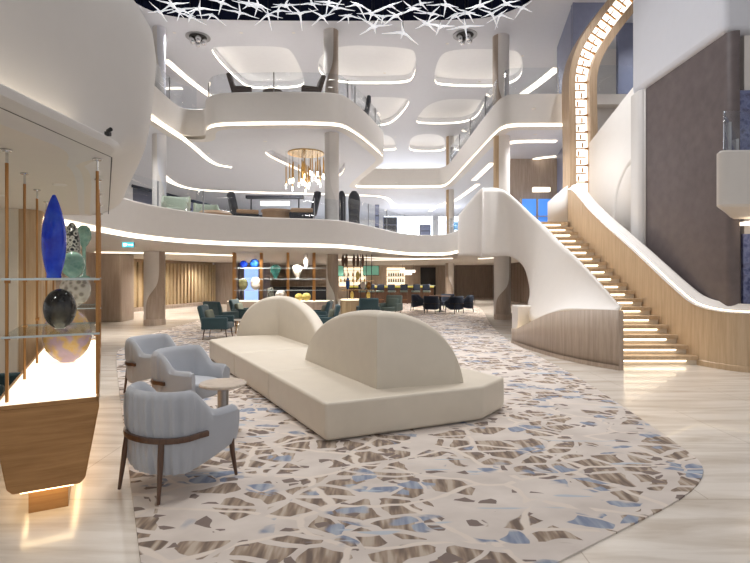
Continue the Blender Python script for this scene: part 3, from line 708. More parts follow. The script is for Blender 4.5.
# path runs towards the camera; atrium lies on its right-hand side
struct('trim_%d' % tn, ring(rbp, [(-.15, Z2T+.08), (-.03, Z2T+.08), (0, Z2T+.05), (0, Z2B+.17), (-.05, Z2B+.14)]), 'fascia', 'white corner balcony fascia at the far right'); tn += 1
struct('ceiling_right', MB().fill([off(rbp, -.05)+[(9, 8.55)]], Z2B+.14, False), 'soffit')
struct('floor_right', MB().fill([off(rbp, -.4)+[(9, 8.55)]], Z2F), 'marble')
railing(rbp, Z2T, .65, 'glass railing with steel post on the right corner balcony', 1.1)
struct('trim_%d' % tn, MB().box((6.9, 8.3, 2.5), (1.4, .4, .06)), 'led_soft', 'cove light under the right corner balcony'); tn += 1
art = artglass('blue_mosaic', [(58, 66, 112), (112, 120, 160), (78, 78, 112)], 9, .3, 0)
tag(ob('mosaic_panel', MB().box((7.0, 8.72, 1.65), (1.2, .06, 1.4)), art, bevel=.01), 'blue mottled wall panel behind the stair rail at far right', 'artwork')
tag(ob('mosaic_panel', MB().box((7.4, 8.72, 4.0), (2.2, .06, 1.7)), art, bevel=.01), 'blue mottled wall panel behind the right balcony glass', 'artwork')
# landing back: blue window
struct('window_5', MB().box((6.0, 18.6, 4.0), (1.2, .08, 1.0)), 'bluedisp')
struct('trim_%d' % tn, MB().box((6.0, 18.5, 4.0), (.05, .1, 1.0)).box((5.4, 18.5, 4.0), (.06, .1, 1.05)).box((6.6, 18.5, 4.0), (.06, .1, 1.05)).box((6, 18.5, 3.85), (1.2, .06, .03)), 'greige', 'frame of the blue lit window behind the landing'); tn += 1
struct('wall_landing', MB().box((6.6, 18.9, 4.58), (3.6, .15, 2.94)), 'greige')
struct('trim_%d' % tn, MB().box((6.05, 18.2, 4.78), (.6, .15, .15)), 'led', 'white light bar above the blue window'); tn += 1

# ------------------------------------------------------------------ lounge: white modular sofa
sf = thing('modular_sofa', 'long ivory leather island sofa with two domed backrests on the carpet', 'sofa', (-.84, 7.8, .012))
SO = Vector((-.84, 7.8))
A, Bp, Cp, A2, B2, C2 = [Vector(p)-SO for p in ((-.48, 4.76), (1.2, 5.5), (1.56, 6.0), (-1.2, 10.85), (-2.88, 10.2), (-3.2, 9.62))]
def cut(a, b, t): return a.lerp(b, t)
zb, zt = .012, .385
def module(poly, k):
    c = sum(poly, Vector((0, 0)))/len(poly)
    p = [q+(c-q).normalized()*.006 for q in poly]
    inner = [q+(c-q).normalized()*.1 for q in p]
    n = len(p)
    mb = MB().loft([[(q.x, q.y, z) for q in pp] for pp, z in (([q+(c-q).normalized()*.02 for q in p], zb), (p, zb+.08), (p, zt))], closed=True, caps=True)
    return ob('seat_module', mb, 'sofa', sf, bevel=.03)
l1, l2 = cut(A, C2, .32), cut(A, C2, .64)
r1, r2 = cut(Cp, A2, .32), cut(Cp, A2, .64)
module([A, Bp, Cp, r1, l1], 0); module([l1, r1, r2, l2], 1); module([l2, r2, A2, B2, C2], 2)
pl = [A, Bp, Cp, A2, B2, C2]
ob('plinth', MB().prism([(q*.95)[:] for q in pl], 0, .06), 'black', sf)
def dome(Pc, Ld, a, Rd, b, H, side, t=.24):
    """cushion folded at Pc: arched half-disc, arms a along Ld and b along Rd, thickness towards side"""
    Pc = Vector(Pc)-SO; Ld = Vector(Ld).normalized(); Rd = Vector(Rd).normalized()
    pts = []
    N1 = 26
    ss = [-a*math.sin(math.pi/2*(1-i/N1)) for i in range(N1)]+[b*math.sin(math.pi/2*i/N1) for i in range(N1+1)]
    path = [Pc+(Ld*-s if s < 0 else Rd*s) for s in ss]
    # soften the fold
    path = [tuple(p) for p in path]
    nrm = []
    nl = Vector((-Ld.y, Ld.x)); nl = nl if nl.dot(Rd) > 0 else -nl
    nr = Vector((-Rd.y, Rd.x)); nr = nr if nr.dot(Ld) > 0 else -nr
    rows = []
    for s, p in zip(ss, path):
        if side < 0: n_l, n_r = -nl, -nr
        else: n_l, n_r = nl, nr
        if abs(s) < 1e-6:
            m = (n_l+n_r).normalized(); m = m/max(.35, m.dot(n_l))
        else: m = n_l if s < 0 else n_r
        u = (-s/a if s < 0 else s/b); h = H*max(0, 1-u**2.15)**.5
        zt_ = .37+h; p = Vector(p); rr = min(.07, h*.5+.001)
        # thickness runs to the fold's inner side, shortened near the corner so the sides do not cross
        lim = t
        row = []
        for o, dz in ((0, None), (0, -rr), (.03, -rr*.35), (.075, -rr*.05), (t*.5, 0), (t-.07, -rr*.05), (t-.03, -rr*.35), (t, -rr), (t, None)):
            q = p+m*o
            row.append((q.x, q.y, .36 if dz is None else zt_+dz))
        rows.append(row)
    o = ob('backrest', MB().loft(rows, closed=True, caps=True), 'sofa', sf, ang=50)
    return o
ax = Vector((-.477, .879))
d1 = dome((.02, 5.36), ax, 2.17, (.95, .33), 1.05, .85, 1)
d1['label'] = 'near domed backrest with its folded edge to the camera'
d2 = dome((-2.0, 10.35), -ax, 2.17, (-1, .0), .86, .82, -1)
d2['label'] = 'far domed backrest opening towards the camera'

# ------------------------------------------------------------------ pale blue armchairs
def barrel(name, label, cat, fabric, legmat, loc, rz, group, pleat=True, sc=1.0):
    t = thing(name, label, cat, loc, rz, group)
    hw, ys = .365, .36
    plan = [(hw-.035, ys), (hw-.01, ys-.08), (hw, ys-.2), (hw, 0), (hw-.01, -.1)]
    for q in range(1, 18):
        a = math.pi*q/18; plan.append((hw*math.cos(a)*.99, -.12-.27*math.sin(a)**.8))
    plan += [(-hw+.01, -.1), (-hw, 0), (-hw, ys-.2), (-hw+.01, ys-.08), (-hw+.035, ys)]
    plan = [tuple(p)[:2] for p in catmull([(x, y, 0) for x, y in plan], 6)]
    ns = normals(plan)       # right-hand side of the travel direction: points outward or inward
    ns = [(-n[0], -n[1]) if n[0]*p[0]+n[1]*(p[1]+.02) < 0 else n for p, n in zip(plan, ns)]
    L_ = [0]
    for a, b in zip(plan, plan[1:]): L_.append(L_[-1]+(Vector(a)-Vector(b)).length)
    rows = []
    for i, (p, n) in enumerate(zip(plan, ns)):
        y = p[1]
        k = min(1, max(0, (.12-y)/.3)); k = k*k*(3-2*k)
        top = .59+.2*k-(.015 if y > .33 else 0); bot = .30-.12*min(1, max(0, (.36-y)/.5))
        th = .085
        pl_ = 0
        if pleat:
            w = min(1, max(0, (-.02-y)/.15)); s = L_[i]
            pl_ = w*(.012*math.sin(s*88)+.008*math.sin(s*57+1.3))
        lean = .03*k
        row = []
        for (o, z, f) in ((-.06, bot, 0), (-.02, bot-.005, .6), (0, bot+.06, 1), (.012, bot+.16, .35), (.012, .45, .2), (.012+lean*.3, .5, 1), (.012+lean*.6, (top+.5)/2, .9), (lean, top-.06, .4), (lean-.012, top-.02, .1), (lean-th*.5, top, 0), (lean-th+.015, top-.025, 0), (lean-th, top-.07, 0), (-th-.005, .5, 0), (-th-.01, bot+.05, 0)):
            if z > top-.02 and o > -.1 and z == .5: z = top-.05
            oo = o+f*pl_
            row.append((p[0]+n[0]*oo, p[1]+n[1]*oo, z))
        rows.append(row)
    ob('backrest', MB().loft(rows, closed=True, caps=True), fabric, t, ang=55)
    seat = [(-.29, .36), (.29, .36), (.29, -.2), (.2, -.3), (-.2, -.3), (-.29, -.2)]
    ob('seat', MB().prism(chaikin(seat, 2, True), .25, .43), fabric, t, bevel=.035)
    # wooden rail round the back
    rail = []
    for p, n in zip(plan, ns):
        if p[1] < .0: rail.append((p[0]+n[0]*.03, p[1]+n[1]*.03, .44+.0*p[1]))
    ob('back_rail', MB().loft([[(q[0]+m[0]*o, q[1]+m[1]*o, q[2]+z) for o, z in ((-.014, -.02), (.014, -.02), (.018, 0), (.014, .02), (-.014, .02))] for q, m in zip(rail, [n for p, n in zip(plan, ns) if p[1] < .0])], closed=True, caps=True), legmat, t)
    for sx_ in (-1, 1):
        ob('leg', MB().sweep([(sx_*.235, -.345, .45), (sx_*.25, -.365, .3), (sx_*.275, -.4, 0)], [.026, .024, .014], 10), legmat, t)
        ob('leg', MB().sweep([(sx_*.315, .29, .33), (sx_*.32, .3, .2), (sx_*.33, .335, 0)], [.027, .023, .014], 10), legmat, t)
    t.scale = (sc*.87, sc*.9, sc*.97)
    return t
def face(fx, fy): return math.atan2(-fx, fy)
c1 = barrel('tub_armchair', 'pale blue pleated tub armchair nearest the camera, seen from behind', 'chair', 'blue', 'walnut', (-1.52, 3.92, .012), face(.54, .85), 'pale blue tub armchairs')
dup(c1, (-2.12, 5.72, .012), face(.9, -.42), 'pale blue tub armchair in the middle, beside the small stone side table')
dup(c1, (-3.0, 6.9, .012), face(.9, -.42), 'pale blue tub armchair farthest from the camera of the three')
# side table
tb = thing('side_table', 'small round stone-topped side table between sofa and pale armchair', 'table', (-1.55, 5.1, .012))
ob('tabletop', MB().lathe([(0, .475), (.2, .475), (.235, .49), (.235, .505), (.225, .515), (0, .515)], 36), 'stone', tb)
ob('pedestal', MB().lathe([(.055, 0), (.055, .476)], 24), 'steel', tb)
ob('base', MB().lathe([(.15, 0), (.15, .012), (.06, .02)], 28), 'steel', tb)

# ------------------------------------------------------------------ teal lounge chairs
def lounge(name, label, loc, rz, fabric='teal', cush='cushion', group='teal lounge armchairs'):
    t = thing(name, label, 'chair', loc, rz, group)
    ob('seat', MB().box((0, .02, .34), (.6, .62, .16)), fabric, t, bevel=.04)
    ob('backrest', MB().box((0, -.33, .6), (.68, .12, .55), rx=R(14)), fabric, t, bevel=.05)
    for s in (-1, 1):
        ob('armrest', MB().box((s*.34, 0, .42), (.09, .66, .3)), fabric, t, bevel=.03)
        for q in (-1, 1): ob('leg', MB().tube((s*.29, q*.26, .28), (s*.31, q*.3, 0), .017, .011), 'walnut', t)
    ob('cushion', MB().box((0, -.2, .58), (.46, .12, .34), rx=R(14)), cush, t, bevel=.05)
    return t
t1 = lounge('lounge_armchair', 'dark teal lounge armchair just behind the far end of the ivory sofa', (-4.05, 12.9, .012), face(1, .05))
for x, y, fx, fy, lb in ((-4.6, 15.0, .5, .85, 'dark teal lounge armchair, second behind the far end of the sofa'), (-4.2, 16.2, 1, -.1, 'dark teal lounge armchair in front of the shelves with the blue sphere'),
                         (-1.35, 13.0, -1, -.12, 'dark teal lounge armchair between the two sofa domes'), (-1.75, 15.2, -1, .05, 'dark teal lounge armchair, thin leaning back against the far dome'),
                         (-.25, 17.5, -.1, 1, 'dark teal lounge armchair seen from behind above the near dome'), (-3.98, 5.0, .85, .3, 'dark green armchair left of the display counter')):
    dup(t1, (x, y, .012 if y > 6 else 0), face(fx, fy), lb)
t2 = lounge('lounge_armchair', 'sage grey lounge armchair facing the camera above the near dome', (.62, 19.6, .012), face(-.4, -.9), 'tealgrey', 'tealgrey')
ct = thing('coffee_table', 'low round coffee table with gold legs among the teal chairs', 'table', (-3.75, 14.3, .012), 0)
ob('tabletop', MB().lathe([(0, .36), (.38, .36), (.4, .375), (.38, .39), (0, .39)], 32), 'v_white', ct)
for q in range(3): ob('leg', MB().tube((.25*math.cos(q*2.1), .25*math.sin(q*2.1), .36), (.32*math.cos(q*2.1), .32*math.sin(q*2.1), 0), .015), 'gold', ct)

# ------------------------------------------------------------------ navy chairs round a table
nt_ = thing('cafe_table', 'round dark table among the navy tub chairs', 'table', (3.0, 23.0, .012))
ob('tabletop', MB().lathe([(0, .7), (.5, .7), (.52, .715), (.5, .73), (0, .73)], 32), 'walnut', nt_)
ob('pedestal', MB().lathe([(.25, 0), (.22, .03), (.05, .06), (.045, .7)], 20), 'black', nt_)
n1 = barrel('navy_armchair', 'navy tub chair at the round table, second from right', 'chair', 'navyfab', 'black', (3.5, 22.0, .012), face(-.4, .9), 'navy tub chairs', False)
for x, y, fx, fy, lb in ((2.5, 22.0, .35, .93, 'navy tub chair at the round table, front left'), (4.1, 22.7, -.97, .2, 'navy tub chair at the round table, farthest right'),
                         (2.1, 23.7, .9, -.3, 'navy tub chair at the round table, farthest left'), (3.5, 24.3, -.3, -.95, 'navy tub chair on the far side of the round table')):
    dup(n1, (x, y, .012), face(fx, fy), lb)

# ------------------------------------------------------------------ bar
bar = thing('bar_counter', 'long bar counter with glowing yellow edge in the background', 'bar', (1.0, 31, 0))
ob('body', MB().box((0, 0, .52), (5.2, .6, 1.04)), 'walnut', bar, bevel=.02)
ob('worktop', MB().box((0, -.05, 1.07), (5.4, .8, .06)), 'v_white', bar, bevel=.01)
ob('glow_edge', MB().box((0, -.46, 1.0), (5.2, .02, .07)), 'yellow', bar)
b2_ = thing('bar_counter', 'dark back counter seen through the art glass shelves', 'bar', (-4.0, 27.5, 0))
ob('body', MB().box((0, 0, .5), (3.0, .6, 1.0)), 'charcoal', b2_, bevel=.02)
ob('worktop', MB().box((0, 0, 1.03), (3.1, .7, .06)), 'black', b2_, bevel=.01)
s1 = None
for i, px in enumerate((362, 371, 380, 392, 404, 416, 427)):
    x = (px-CX)*29.4/F
    lb = ['first', 'second', 'third', 'fourth', 'fifth', 'sixth', 'seventh'][i]+' bar stool from the left along the yellow-edged bar'
    if s1 is None:
        s1 = thing('bar_stool', lb, 'stool', (x, 29.6, .012), 0, 'bar stools')
        ob('seat', MB().box((0, 0, .74), (.44, .42, .1)), 'tealgrey', s1, bevel=.03)
        ob('backrest', MB().box((.0, -.2, .98), (.44, .06, .36)), 'navyfab', s1, bevel=.03)
        for sx_ in (-1, 1):
            for sy in (-1, 1): ob('leg', MB().tube((sx_*.17, sy*.16, .7), (sx_*.21, sy*.2, 0), .02, .015), 'walnut', s1)
        ob('footrest', MB().sweep([(.2, .19, .25), (.2, -.19, .25), (-.2, -.19, .25), (-.2, .19, .25)], .012), 'brass', s1)
    else: dup(s1, (x, 29.6, .012), .2*(i % 3-1), lb)
def backshelf(x, w, lb):
    t = thing('back_bar_shelf', lb, 'shelf', (x, 35.9, 0))
    ob('back_panel', MB().box((0, .1, 1.6), (w, .05, 1.35)), 'shelfglow', t)
    for z in (1.25, 1.65, 2.05): ob('shelf', MB().box((0, -.08, z), (w, .3, .03)), 'walnut', t)
    return t
backshelf(-1.6, 2.0, 'lit back bar shelf with warm panel behind the gold bottles'); backshelf(1.5, 1.3, 'lit back bar shelf filled with dark bottles')
bt = {}
bi = 0
for x0, w, cols in ((-1.6, 2.0, ('v_gold', 'brass', 'v_white')), (1.5, 1.3, ('v_mesh', 'brass', 'v_olive'))):
    for z in (1.265, 1.665):
        for k in range(7):
            c = cols[(k+int(z*10)) % 3]
            o = ob('bottle', MB().lathe([(0, 0), (.05, 0), (.055, .02), (.055, .17), (.02, .22), (.018, .3), (0, .3)], 12), c, None, (x0-w/2+.15+k*(w-.3)/6, 35.8, z))
            tag(o, 'small bottle on the %s lit shelf behind the bar' % ('gold-toned left' if x0 < 0 else 'dark-toned right'), 'bottle', 'bottles behind the bar, %s' % ('left' if x0 < 0 else 'right'))
for x, y, d, w, h, m, lb in ((371, 270.5, 34, 1.05, .62, 'screen', 'green wall screen over the bar beside the lit shelves'), (339, 271, 34, .6, .7, 'screen', 'green wall screen over the left end of the bar')):
    p = P(x, y, d); t = thing('wall_screen_display', lb, 'screen', p)
    ob('housing', MB().box((0, .04, 0), (w+.06, .06, h+.06)), 'black', t); ob('display', MB().box((0, 0, 0), (w, .03, h)), m, t)
p = P(408, 272.5, 33.5)
t = thing('pendant_box_light', 'white glowing two-tier box lamp above the bar', 'lamp', p)
ob('lamp_shade', MB().box((0, 0, .08), (.95, .25, .17)), 'panel', t); ob('lamp_shade', MB().box((0, 0, -.1), (.5, .25, .12)), 'panel', t)
for s in (-.35, .35): ob('cord', MB().tube((s, 0, .16), (s, 0, Z2B-p.z), .01, n=5), 'black', t)

# ------------------------------------------------------------------ display shelves (brass poles, glass shelves, art glass)
def vase(name, label, prof, m, loc, cat='vase', sx_=1, sy_=1, group=None, tilt=0):
    o = tag(ob(name, MB().lathe(prof, 32, sx=sx_, sy=sy_), m, None, loc, ang=70), label, cat, group)
    if tilt: o.rotation_euler = (0, tilt, 0)
    return o
def egg(w, h, top=.25, p=.5, neck=0):
    pr = [(0, 0), (w*.12, 0)]
    for i in range(1, 20):
        u = i/20; pr.append((max(.004, w/2*math.sin(math.pi*u**p if p != 1 else math.pi*u)**.8), h*u))
    pr.append((.0, h)); return pr
def ball(r, h=None): h = h or 2*r; return [(0, 0), (r*.3, 0)]+[(r*math.sin(math.pi*u/16), h/2-h/2*math.cos(math.pi*u/16)) for u in range(2, 16)]+[(0, h)]
# near counter at the left
cd = Vector((-.477, .879)); cn = Vector((.879, .477)); C0 = Vector((-2.185, 3.33))
LEN = 3.75
ctr = thing('display_counter', 'tapered oak display counter with backlit white top on glowing pedestal', 'counter', (C0.x, C0.y, 0), math.atan2(cd.y, cd.x)-math.pi/2)
# local: +Y along the counter, +X across
def trap(y, s=1, dz=0): return [(-.3*s, y, .745+dz), (.3*s, y, .745+dz), (.305*s, y, .7), (.222*s, y, .22), (.19*s, y, .185), (-.19*s, y, .185), (-.222*s, y, .22), (-.305*s, y, .7)]
ob('body', MB().loft([trap(0), trap(LEN)], closed=True, caps=True), 'counterwood', ctr, bevel=.012)
ob('rim', MB().box((-.294, LEN/2, .755), (.016, LEN, .024)).box((.294, LEN/2, .755), (.016, LEN, .024)).box((0, .008, .755), (.6, .016, .024)).box((0, LEN-.008, .755), (.6, .016, .024)), 'counterwood', ctr)
ob('backlit_top', MB().box((0, LEN/2, .75), (.572, LEN-.034, .016)), 'counterglow', ctr)
ob('pedestal', MB().box((0, LEN/2, .093), (.23, LEN-.24, .185)), 'counterwood', ctr)
ob('pedestal_light', MB().box((-.145, LEN/2, .178), (.03, LEN-.35, .014)).box((.145, LEN/2, .178), (.03, LEN-.35, .014)).box((0, .055, .179), (.3, .05, .012)), 'led_warm', ctr)
def cw(x, y, z=0): 
    p = C0+cn*x+cd*y; return (p.x, p.y, z)
shf = thing('pole_shelving', 'brass pole shelving with glass shelves rising from the backlit counter', 'shelf', (C0.x, C0.y, .765), ctr.rotation_euler.z)
for y in (.13, .98, 1.85, 2.75, 3.65):
    for s in (-1, 1):
        x = .292 if s > 0 else -.235
        po = ob('pole', MB().sweep([(x, y, 0), (x, y, 2.449-.765-.09)], .0105, 10), 'brass', shf)
        ob('mount', MB().tube((x, y, 2.449-.765-.1), (x, y, 2.449-.765-.01), .009, n=8).lathe([(.028, 0), (.032, .006), (.03, .012), (0, .012)], 16, (x, y, 2.449-.765-.013)), 'chrome', po)
        for z in (.44, .82): ob('bracket', MB().tube((x-.02*s, y, z-.012), (x+.012*s, y, z-.012), .016, n=8), 'brass', po)
for y0, y1, zz in ((.03, .98, (.44, .82)), (1.8, 2.8, (.82,)), (2.72, 3.68, (.47, .82))):
    for z in zz: gs = ob('glass_shelf', MB().box((.028, (y0+y1)/2, z), (.56, y1-y0, .012)), 'glass', shf); ob('shelf_edge', MB().box((.028, y0-.003, z), (.56, .006, .014)), 'edge', gs); ob('shelf_edge', MB().box((.028, y1+.003, z), (.56, .006, .012)), 'edge', gs)
ob('glass_shelf', MB().box((.028, 1.4, .82), (.56, .85, .012)), 'glass', shf)
SH1, SH2 = .765+.827, .765+.447
vb = P(54, 270, 3.95); vase('blue_vase', 'tall cobalt blue flame-shaped glass vase on the glass shelf', [(0, 0), (.05, 0), (.052, .01)]+[(.086*max(.05, math.sin(math.pi*(.13+.85*u)))**.8, .66*u) for u in [i/22 for i in range(1, 22)]]+[(.012, .655), (.0, .66)], 'v_blue', (vb.x, vb.y, SH1))
q = P(73, 270, 4.45); vase('round_vase', 'pale sea-green bubble glass vase right of the blue one', ball(.095, .235), 'v_sea', (q.x, q.y, SH1))
q = P(72, 270, 5.05); vase('tall_vase', 'black and white netted oval glass vase behind the blue one', ball(.075, .56), 'v_mesh', (q.x, q.y, SH1))
q = P(84, 270, 5.55); vase('stemmed_vase', 'aqua glass bulb vase on a slim stem at the shelf end', [(0, 0), (.06, 0), (.06, .01), (.02, .03), (.018, .34), (.04, .37), (.07, .43), (.075, .48), (.06, .55), (.03, .58), (0, .58)], 'v_sea', (q.x, q.y, SH1))
q = P(60, 300, 3.78); vase('swirl_vase', 'dark smoky swirled egg vase on the lower glass shelf', ball(.11, .3), 'v_swirl', (q.x, q.y, SH2))
q = P(75, 300, 6.35); vase('lattice_vase', 'clear glass disc vase with dark lattice lines behind the smoky egg', ball(.2, .38), 'v_lattice', (q.x, q.y, .765+.477), sy_=.6)
q = P(67, 335, 4.95); vase('amber_vase', 'big round amber and lilac glass vase on the backlit counter', ball(.225, .53), 'v_amber', (q.x, q.y, .759), sy_=.75)

# middle divider (d about 17.5)
dv = thing('divider_counter', 'low oak counter under the glass display shelves in the middle', 'counter', (-3.3, 17.6, .012))
ob('body', MB().box((0, 0, .37), (3.7, .5, .74)), 'greige', dv, bevel=.02); ob('backlit_top', MB().box((0, 0, .75), (3.66, .46, .02)), 'counterglow', dv)
ds = thing('pole_shelving', 'brown pole shelving with art glass in the middle of the lobby', 'shelf', (-3.3, 17.6, .76))
for px in (235.5, 262.5, 289, 315):
    for s in (-1, 1):
        x = (px-CX)*17.6/F+3.3+(.0 if s < 0 else -.07); ob('pole', MB().box((x, s*.2, (Z2B-.76)/2), (.09, .05, Z2B-.76)), 'brass', ds)
for z in (.38, .77, 1.15): gs = ob('glass_shelf', MB().box((0, 0, z), (3.2, .44, .012)), 'glass', ds); ob('shelf_edge', MB().box((0, -.223, z), (3.2, .006, .016)), 'edge', gs)
def dz_(px, y, d=17.5): return (px-CX)*d/F
for px, py, w, h, m, nm, lb in ((243.5, 261, .26, .26, 'v_blue', 'glass_sphere', 'cobalt blue glass ball on the top divider shelf'), (254.5, 260, .32, .32, 'v_sky', 'round_vase', 'blue and white swirled vase beside the blue ball'),
                                (275.5, 268, .36, .5, 'v_teal', 'urn_vase', 'dark teal urn vase on the divider shelves'), (297, 270, .34, .48, 'v_white', 'urn_vase', 'white tapered urn vase on the divider shelves'),
                                (243, 281, .34, .42, 'v_olive', 'disc_vase', 'olive disc vase on the divider shelves, left'), (255.5, 280, .36, .46, 'v_white', 'disc_vase', 'white disc vase beside the olive disc'),
                                (270.5, 291, .22, .5, 'v_mesh', 'oval_vase', 'black and white oval vase on the lower divider shelf'), (281, 291, .4, .38, 'v_white', 'bowl_vase', 'white bowl vase on the lower divider shelf'),
                                (299, 296, .3, .26, 'v_gold', 'gold_disc', 'left gold disc vase at the divider base'), (306.5, 295, .3, .28, 'v_gold', 'gold_disc', 'right gold disc vase at the divider base'),
                                (306, 262, .18, .5, 'v_white', 'tall_vase', 'slim white tall vase at the right end of the divider')):
    zc = HC+(HY-py)*17.5/F
    lev = min((.772, 1.147, 1.537, 1.917), key=lambda z: abs(z-(zc-h/2)))
    prof = ball(w/2, h)
    if 'urn' in nm: prof = [(0, 0), (w*.2, 0), (w*.18, h*.12), (w*.34, h*.32), (w*.5, h*.62), (w*.46, h*.85), (w*.28, h*.97), (w*.2, h), (0, h)]
    vase(nm, lb, prof, m, (dz_(px, py), 17.5, lev), sy_=.5)

# second divider right of the column with hanging pieces
d2_ = thing('divider_counter', 'curved oak counter with white lit top right of the middle column', 'counter', (-.75, 18.9, .012))
pp = chaikin([(-.55, -.5), (.4, -.45), (.75, -.1), (.7, .3), (-.55, .35)], 2, True)
ob('body', MB().prism(pp, 0, .72), 'oak', d2_); ob('backlit_top', MB().prism([(a*.98, b*.98) for a, b in pp], .72, .76), 'counterglow', d2_)
dp = thing('pole_shelving', 'thin black poles with gold shelves on the curved counter', 'shelf', (-.75, 18.9, .76))
for x in (-.3, -.05, .2, .42, .62): ob('pole', MB().tube((x, 0, 0), (x, 0, Z2B-.76), .014, n=6), 'black', dp)
for z in (.35, .7): ob('glass_shelf', MB().box((.1, 0, z), (1.2, .4, .02)), 'gold', dp)
for i, (x, z, m, h, w, lb) in enumerate(((-.28, .37, 'v_sky', .45, .16, 'blue slim vase on the thin black poles'), (-.12, .0, 'v_gold', .3, .14, 'gold slim vase standing on the curved counter, left'), (.1, .72, 'v_gold', .34, .16, 'gold vase on the upper gold shelf'),
                                      (.3, .37, 'v_white', .3, .2, 'white vase on the lower gold shelf'), (.5, .0, 'v_gold', .28, .15, 'gold slim vase standing on the curved counter, right'), (.52, .37, 'brass', .28, .18, 'brown vase at the right end of the lower gold shelf'))):
    vase('slim_vase', lb, ball(w/2, h), m, (-.75+x, 18.9, .76+z+.005))
for i, x in enumerate((-.42, -.3, -.02, .12, .3)):
    t = thing('hanging_glass_drop', ['first', 'second', 'third', 'fourth', 'fifth'][i]+' from the left of the dark glass drops hanging by the middle column', 'ornament', (-.75+x, 18.3, 1.98), 0, 'hanging glass drops')
    ob('drop', MB().lathe([(0, 0), (.04, .02), (.06, .15), (.06, .28), (.03, .4), (.01, .44), (0, .44)], 14), 'walnut', t); ob('cord', MB().tube((0, 0, .43), (0, 0, .47), .01, n=5), 'black', t)

# ------------------------------------------------------------------ gallery furniture, deck two
def zat(y, d): return HC+(HY-y)*d/F
tb1 = barrel('shell_chair', 'pale green shell chair on the left gallery, nearer one', 'chair', 'palegreen', 'black', (-5.85, 14.7, Z2F), face(.3, -.9), 'pale green gallery chairs', False, 1.2)
dup(tb1, (-5.45, 16.3, Z2F), face(.6, -.8), 'pale green shell chair on the left gallery, farther one')
struct('wall_gallery_blue', MB().add([(-9.2, 19.0, Z2F), (-6.6, 20.0, Z2F), (-6.6, 20.0, 4.4), (-9.2, 19.0, 5.0)], [(0, 1, 2, 3)]), 'bluewall', solid=.1)
struct('trim_%d' % tn, MB().sweep([(-9.2, 18.9, 5.05), (-6.55, 19.9, 4.45)], .06, 8), 'navyfab', 'dark rail along the blue gallery wall'); tn += 1
tag(ob('pouf', MB().lathe([(0, 0), (.42, 0), (.5, .1), (.5, .36), (.42, .44), (0, .46)], 28), 'tan', None, (-4.75, 14.85, Z2F)), 'tan leather pouf on the gallery', 'pouf')
gt = thing('coffee_table', 'tan drum coffee table on the gallery between the dark loungers', 'table', (-3.02, 15.5, Z2F))
ob('tabletop', MB().lathe([(0, .5), (.5, .5), (.5, .56), (0, .56)], 30), 'tan', gt); ob('pedestal', MB().lathe([(.42, 0), (.47, .5)], 30), 'tan', gt)
def recliner(label, loc, rz, h=1.25):
    t = thing('reclining_chair', label, 'chair', loc, rz, 'dark gallery recliners')
    ob('seat', MB().box((0, .1, .36), (.7, .7, .22)), 'charcoal', t, bevel=.06)
    ob('backrest', MB().box((0, -.32, .75), (.66, .2, h-.2), rx=R(12)), 'charcoal', t, bevel=.07)
    ob('headrest', MB().box((0, -.4, h+.12), (.5, .18, .18), rx=R(12)), 'charcoal', t, bevel=.06)
    for s in (-1, 1): ob('armrest', MB().box((s*.38, .08, .5), (.12, .66, .12)), 'tan', t, bevel=.03)
    ob('base', MB().lathe([(.3, 0), (.3, .04), (.06, .06), (.06, .3)], 20), 'black', t)
    return t
rc = recliner('dark reclining chair on the gallery left of the tan table', (-4.1, 15.6, Z2F), face(.8, .3), .9)
dup(rc, (-2.15, 15.35, Z2F), face(-1, -.1), 'dark reclining chair on the gallery seen upright beside the column')
tag(ob('sideboard', MB().box((0, 0, .35), (1.0, .45, .7)), 'charcoal', None, (-3.9, 17.8, Z2F), bevel=.03), 'dark sideboard behind the tan gallery table', 'sideboard')
lg = thing('light_bar', 'wide white light bar glowing behind the gallery lounge', 'lamp', (-4.2, 21, 4.75))
ob('diffuser', MB().box((0, 0, -.06), (1.2, .1, .18)), 'panel', lg); ob('housing', MB().box((0, 0, .2), (2.4, .3, .12)), 'charcoal', lg)
ob('post', MB().tube((-1.0, 0, .15), (-1.0, 0, Z2F-4.75), .03, n=8), 'charcoal', lg); ob('post', MB().tube((1.0, 0, .15), (1.0, 0, Z2F-4.75), .03, n=8), 'charcoal', lg)
for x, w, lb in ((-1.12, .3, 'tall dark draped sculpture beside the gallery column, left one'), (-.7, .42, 'tall dark draped sculpture beside the gallery column, right one')):
    tag(ob('sculpture', MB().lathe([(0, 0), (w*.5, 0), (w*.42, .5), (w*.5, 1.0), (w*.42, 1.25), (w*.2, 1.38), (0, 1.4)], 12), 'charcoal', None, (x, 16.8, Z2F)), lb, 'sculpture')
for x, y, d, w, h, m, lb in ((377, 222, 19.5, .16, 1.3, 'charcoal', 'slim dark standing display by the gallery glass'), (390, 226, 21, .6, 1.0, 'bluewall', 'blue grey cabinet behind the gallery glass'), (425, 231, 23, .5, .9, 'charcoal', 'dark striped cabinet at the end of the gallery')):
    p = P(x, y, d); o = thing('cabinet', lb, 'cabinet', (p.x, d, Z2F)); ob('body', MB().box((0, 0, h/2), (w, .4, h)), m, o, bevel=.02)
    for q in range(3): ob('drawer', MB().box((0, -.21, h*(q+.5)/3), (w*.9, .02, h/3.4)), 'bluewall' if m != 'bluewall' else 'charcoal', o)
p = P(459.5, 229, 22); o = thing('display_screen', 'teal blue display screen at the right gallery', 'screen', (p.x, 22, Z2F))
ob('display', MB().box((0, 0, .75), (.5, .04, .36)), 'bluescreen', o); ob('stand', MB().tube((0, .03, 0), (0, .03, .7), .03, n=8), 'charcoal', o)
